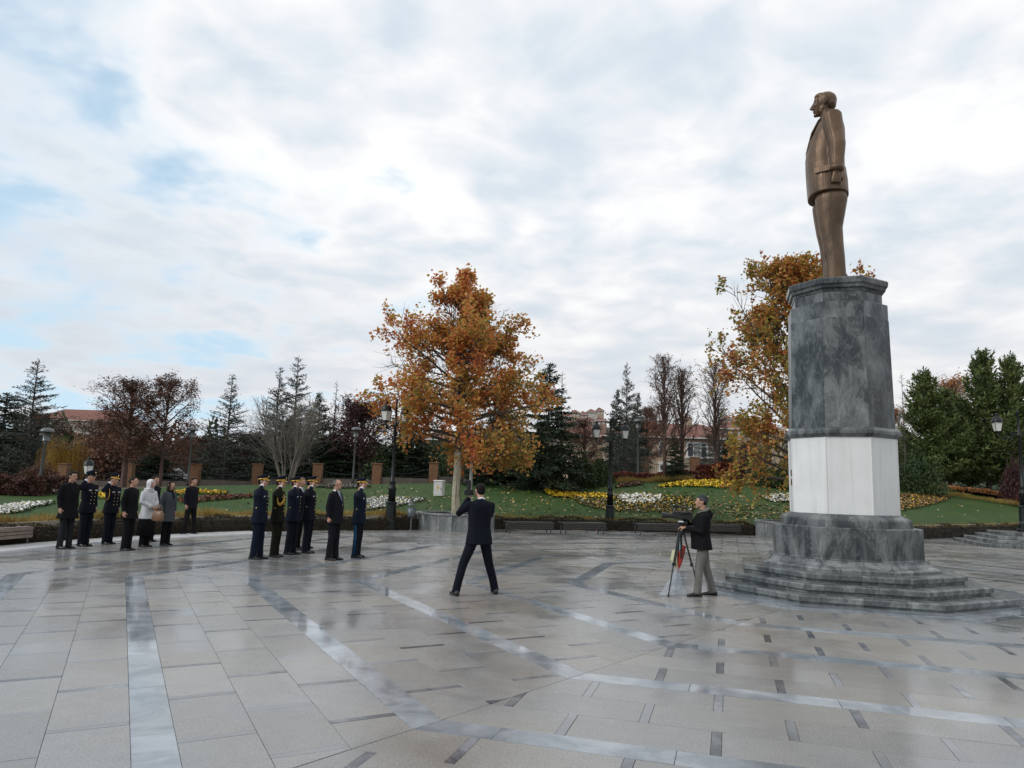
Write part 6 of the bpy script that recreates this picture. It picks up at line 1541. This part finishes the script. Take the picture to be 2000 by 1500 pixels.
b = MB(); b.box((.02, .03, .185), (.10, .10, .045), bev=.008); b.build('flash_head', M['blackplastic'], k_)

# cameraman
pc_ = (gp(1356, 1165) + gp(1392, 1163)) / 2; fa = R_(178)
e, tp_, Pf = make_person('cameraman in a black hooded jacket, grey trousers and a knitted hat', pc_, fa, 1.70, stance='stride', armL='tripod', armR='tripod_hi', topm='black', trm='pgrey', hair='beanie', hairm='hair_k', skin='skin', extras=('hoodback',), belly=.09, hem=.82, width=1.14, head_pitch=.06)
Rz = Matrix.Rotation(fa, 3, 'Z')
tc_ = pc_ + Rz @ Vector((.38, .02, 0)); k_ = empty('camera_tripod', (tc_.x, tc_.y, 0), fa); tag(k_, 'black camera tripod in front of the cameraman', 'tripod')
b = MB(); b.lathe([(.05, 1.02), (.06, 1.06), (.06, 1.12), (.045, 1.15), (.05, 1.19), (.065, 1.21)], 12); b.build('tripod_head', M['blackplastic'], k_)
b = MB(); b.tube([(0, 0, .62), (0, 0, 1.08)], .018, 8); b.build('centre_column', M['blackplastic'], k_)
for a in (R_(35), R_(155), R_(275)):
    f = Vector((math.cos(a) * .31, math.sin(a) * .31, .012)); t_ = Vector((math.cos(a) * .045, math.sin(a) * .045, 1.04)); m_ = t_ + (f - t_) * .5; sd_v = Vector((-math.sin(a), math.cos(a), 0)) * .018
    b = MB(); b.tube([t_ + sd_v, m_ + sd_v * .8], .012, 6); b.tube([t_ - sd_v, m_ - sd_v * .8], .012, 6); b.tube([m_ + V3(0, 0, .04), f], .011, 6); b.box((m_.x, m_.y, m_.z), (.05, .05, .06), a, bev=.008); lg = b.build('leg', M['blackplastic'], k_)
    b = MB(); b.ball((f.x, f.y, .016), (.025, .025, .016), 8, 5); b.build('foot', M['blackplastic'], lg)
b = MB(); b.tube([(0, -.02, 1.16), (-.14, .06, 1.17), (-.24, .10, 1.16)], .009, 6); b.build('pan_handle', M['blackplastic'], k_)
v_ = tc_ + Rz @ Vector((0, 0, 1.21)); k_ = empty('video_camera', v_, fa); tag(k_, 'black shoulder video camera mounted on the tripod', 'camera')
b = MB(); b.box((.02, 0, .14), (.24, .11, .14), bev=.015); b.box((-.02, 0, .02), (.16, .08, .05), bev=.006); b.build('camera_body', M['blackplastic'], k_)
b = MB(); b.tube([(.13, 0, .13), (.20, 0, .13), (.26, 0, .13), (.265, 0, .13), (.33, 0, .13)], [.048, .045, .043, .055, .060], 16); ln = b.build('lens_barrel', M['blackplastic'], k_)
b = MB(); b.tube([(.331, 0, .13), (.336, 0, .13)], [.052, .050], 16); b.build('lens_glass', M['lens'], ln)
b = MB(); b.tube([(-.12, 0, .21), (-.10, 0, .27), (.12, 0, .275), (.15, 0, .21)], .013, 6); b.build('handle', M['blackplastic'], k_)
b = MB(); b.tube([(.04, 0, .30), (.20, 0, .30)], .016, 10); b.build('microphone', M['blackplastic'], k_, smooth=True)
b = MB(); b.tube([(.02, .07, .18), (-.08, .08, .19), (-.13, .08, .20)], [.025, .027, .036], 10); b.build('viewfinder', M['blackplastic'], k_)
b = MB(); b.box((-.14, 0, .13), (.10, .09, .15), bev=.01); b.build('battery', M['blackplastic'], k_)
b = MB(); b.box((.02, .062, .035), (.09, .01, .02)); b.build('label_plate', M['shirt'], k_)
# bouquet and clear plastic bag standing by the tripod
bq = tc_ + Rz @ Vector((.02, -.10, 0)); k_ = empty('wrapped_bouquet', (bq.x, bq.y, .08)); k_.scale = (.72, .72, .85); tag(k_, 'wrapped flowers in red and cream paper leaning on the tripod', 'flowers')
M['paper_y'] = simple('cream_paper', (.50, .48, .30), .6, var=.15); M['paper_r'] = simple('red_paper', (.34, .03, .02), .5, var=.2); M['cyan'] = simple('light_blue_ribbon', (.15, .42, .55), .5)
b = MB(); b.tube([(-.02, 0, .40), (-.09, 0, .48), (-.12, 0, .60), (-.10, 0, .74), (-.03, 0, .80)], [.03, .07, .09, .075, .02], 7); b.build('cream_paper', M['paper_y'], k_)
b = MB(); b.tube([(-.06, -.02, .36), (0, -.02, .50), (.07, -.02, .74), (.12, -.02, .88)], [.02, .05, .07, .04], 6); b.build('red_paper', M['paper_r'], k_)
b = MB(); b.tube([(.02, -.03, .80), (.04, -.03, .92), (.02, -.03, 1.0)], [.02, .018, .01], 6); b.build('ribbon', M['cyan'], k_)
pm_, pt_, pb_ = bsdf('clear_plastic', (.55, .60, .66), .15); pb_.inputs['Alpha'].default_value = .35; M['plastic'] = pm_
bg = tc_ + Rz @ Vector((.14, -.02, 0)); k_ = empty('plastic_bag', (bg.x, bg.y, 0), .4); tag(k_, 'crumpled clear plastic bag on the paving at the tripod', 'bag')
r = random.Random(4); b = MB(); rr = []
for i in range(6):
    t = i / 5; rr.append([((.24 * (1 - t) + .02) * math.cos(a) * r.uniform(.75, 1.1) + .10 * t, (.12 * (1 - t) + .015) * math.sin(a) * r.uniform(.8, 1.1), .005 + .46 * t + r.uniform(-.01, .01) * (i > 0)) for a in np.linspace(0, 2 * PI, 13)[:-1]])
b.rings(rr); b.build('bag_film', M['plastic'], k_)

# ------------------------------------------------------------------ bronze statue
m, t, bb = bsdf('bronze', (.15, .085, .048), .45, .45, .5)
n_ = noise(t, objco(t), 3.2, 6, .6, .4); n2_ = noise(t, objco(t), 11, 5, .6)
c_ = ramp(t, n_, [(.30, (.080, .048, .029)), (.52, (.135, .082, .048)), (.72, (.20, .128, .078))]); lk(t, mix(t, 1.0, c_, ramp(t, n2_, [(.3, .85), (.7, 1.12)]), 'MULTIPLY'), bb.inputs['Base Color'])
lk(t, ramp(t, n2_, [(.3, .38), (.7, .52)]), bb.inputs['Roughness']); n3_ = noise(t, objco(t), 2.6, 3, .5, .8)
mp_ = t.nodes.new('ShaderNodeMapping'); mp_.inputs['Scale'].default_value = (5, 5, .7); mp_.inputs['Rotation'].default_value = (.25, .2, 0); lk(t, objco(t), mp_.inputs[0])
n4_ = noise(t, mp_.outputs[0], 1.7, 4, .55, .5); bump(t, bb, mth(t, 'ADD', n3_, mth(t, 'MULTIPLY', n4_, 1.2)), .6, .05)
cc_ = bb.inputs['Base Color'].links[0].from_socket; lk(t, mix(t, ramp(t, n4_, [(.52, 0), (.75, .55)]), cc_, (.055, .045, .032)), bb.inputs['Base Color']); M['bronze'] = m
ZB = 5.967; zt = at(1624, 173, 14.1).z; HS = zt - ZB
st, tp_, Pf = make_person('bronze statue of a man in an open long suit jacket, looking left', (CX - .03, CY, ZB), R_(164), HS * 1.0, stance='stand', armL='statue', armR='statue', hair='statue', belly=.06, hem=.80, width=1.06, headscale=.95, extras=('lapels',), mat_all=M['bronze'], name='statue', hi=1.7, head_pitch=.0, cat='statue')
sc_ = st.scale[0]
b = MB(); b.box((.0, 0, .012), (.44, .44, .024), bev=.006); b.build('bronze_base', M['bronze'], st)
for s in (-1, 1):
    b = MB(); b.box((.083, s * .203, .985), (.125, .012, .055), s * R_(-22), bev=.004); b.build('pocket_flap', M['bronze'], tp_)
    A_ = ARM(s, 'statue'); d = (A_[2] - A_[1]).normalized(); b = MB(); b.tube([A_[2] - d * .060, A_[2] - d * .018], [.0585, .0575], 14); b.build('sleeve_cuff', M['bronze'], tp_, smooth=True)
    b = MB(); b.tube([(.085, s * .10, .80), (.088, s * .10, .50), (.055, s * .105, .12)], [(.006, .006)] * 3, 6); b.build('trouser_crease', M['bronze'], st, smooth=True)
b = MB(); b.tube([(.0 + .058 * math.cos(a), .062 * math.sin(a), 1.535 - .014 * math.cos(a)) for a in np.linspace(0, 2 * PI, 21)], [(.010, .020)] * 21, 6); b.build('shirt_collar', M['bronze'], st, smooth=True)
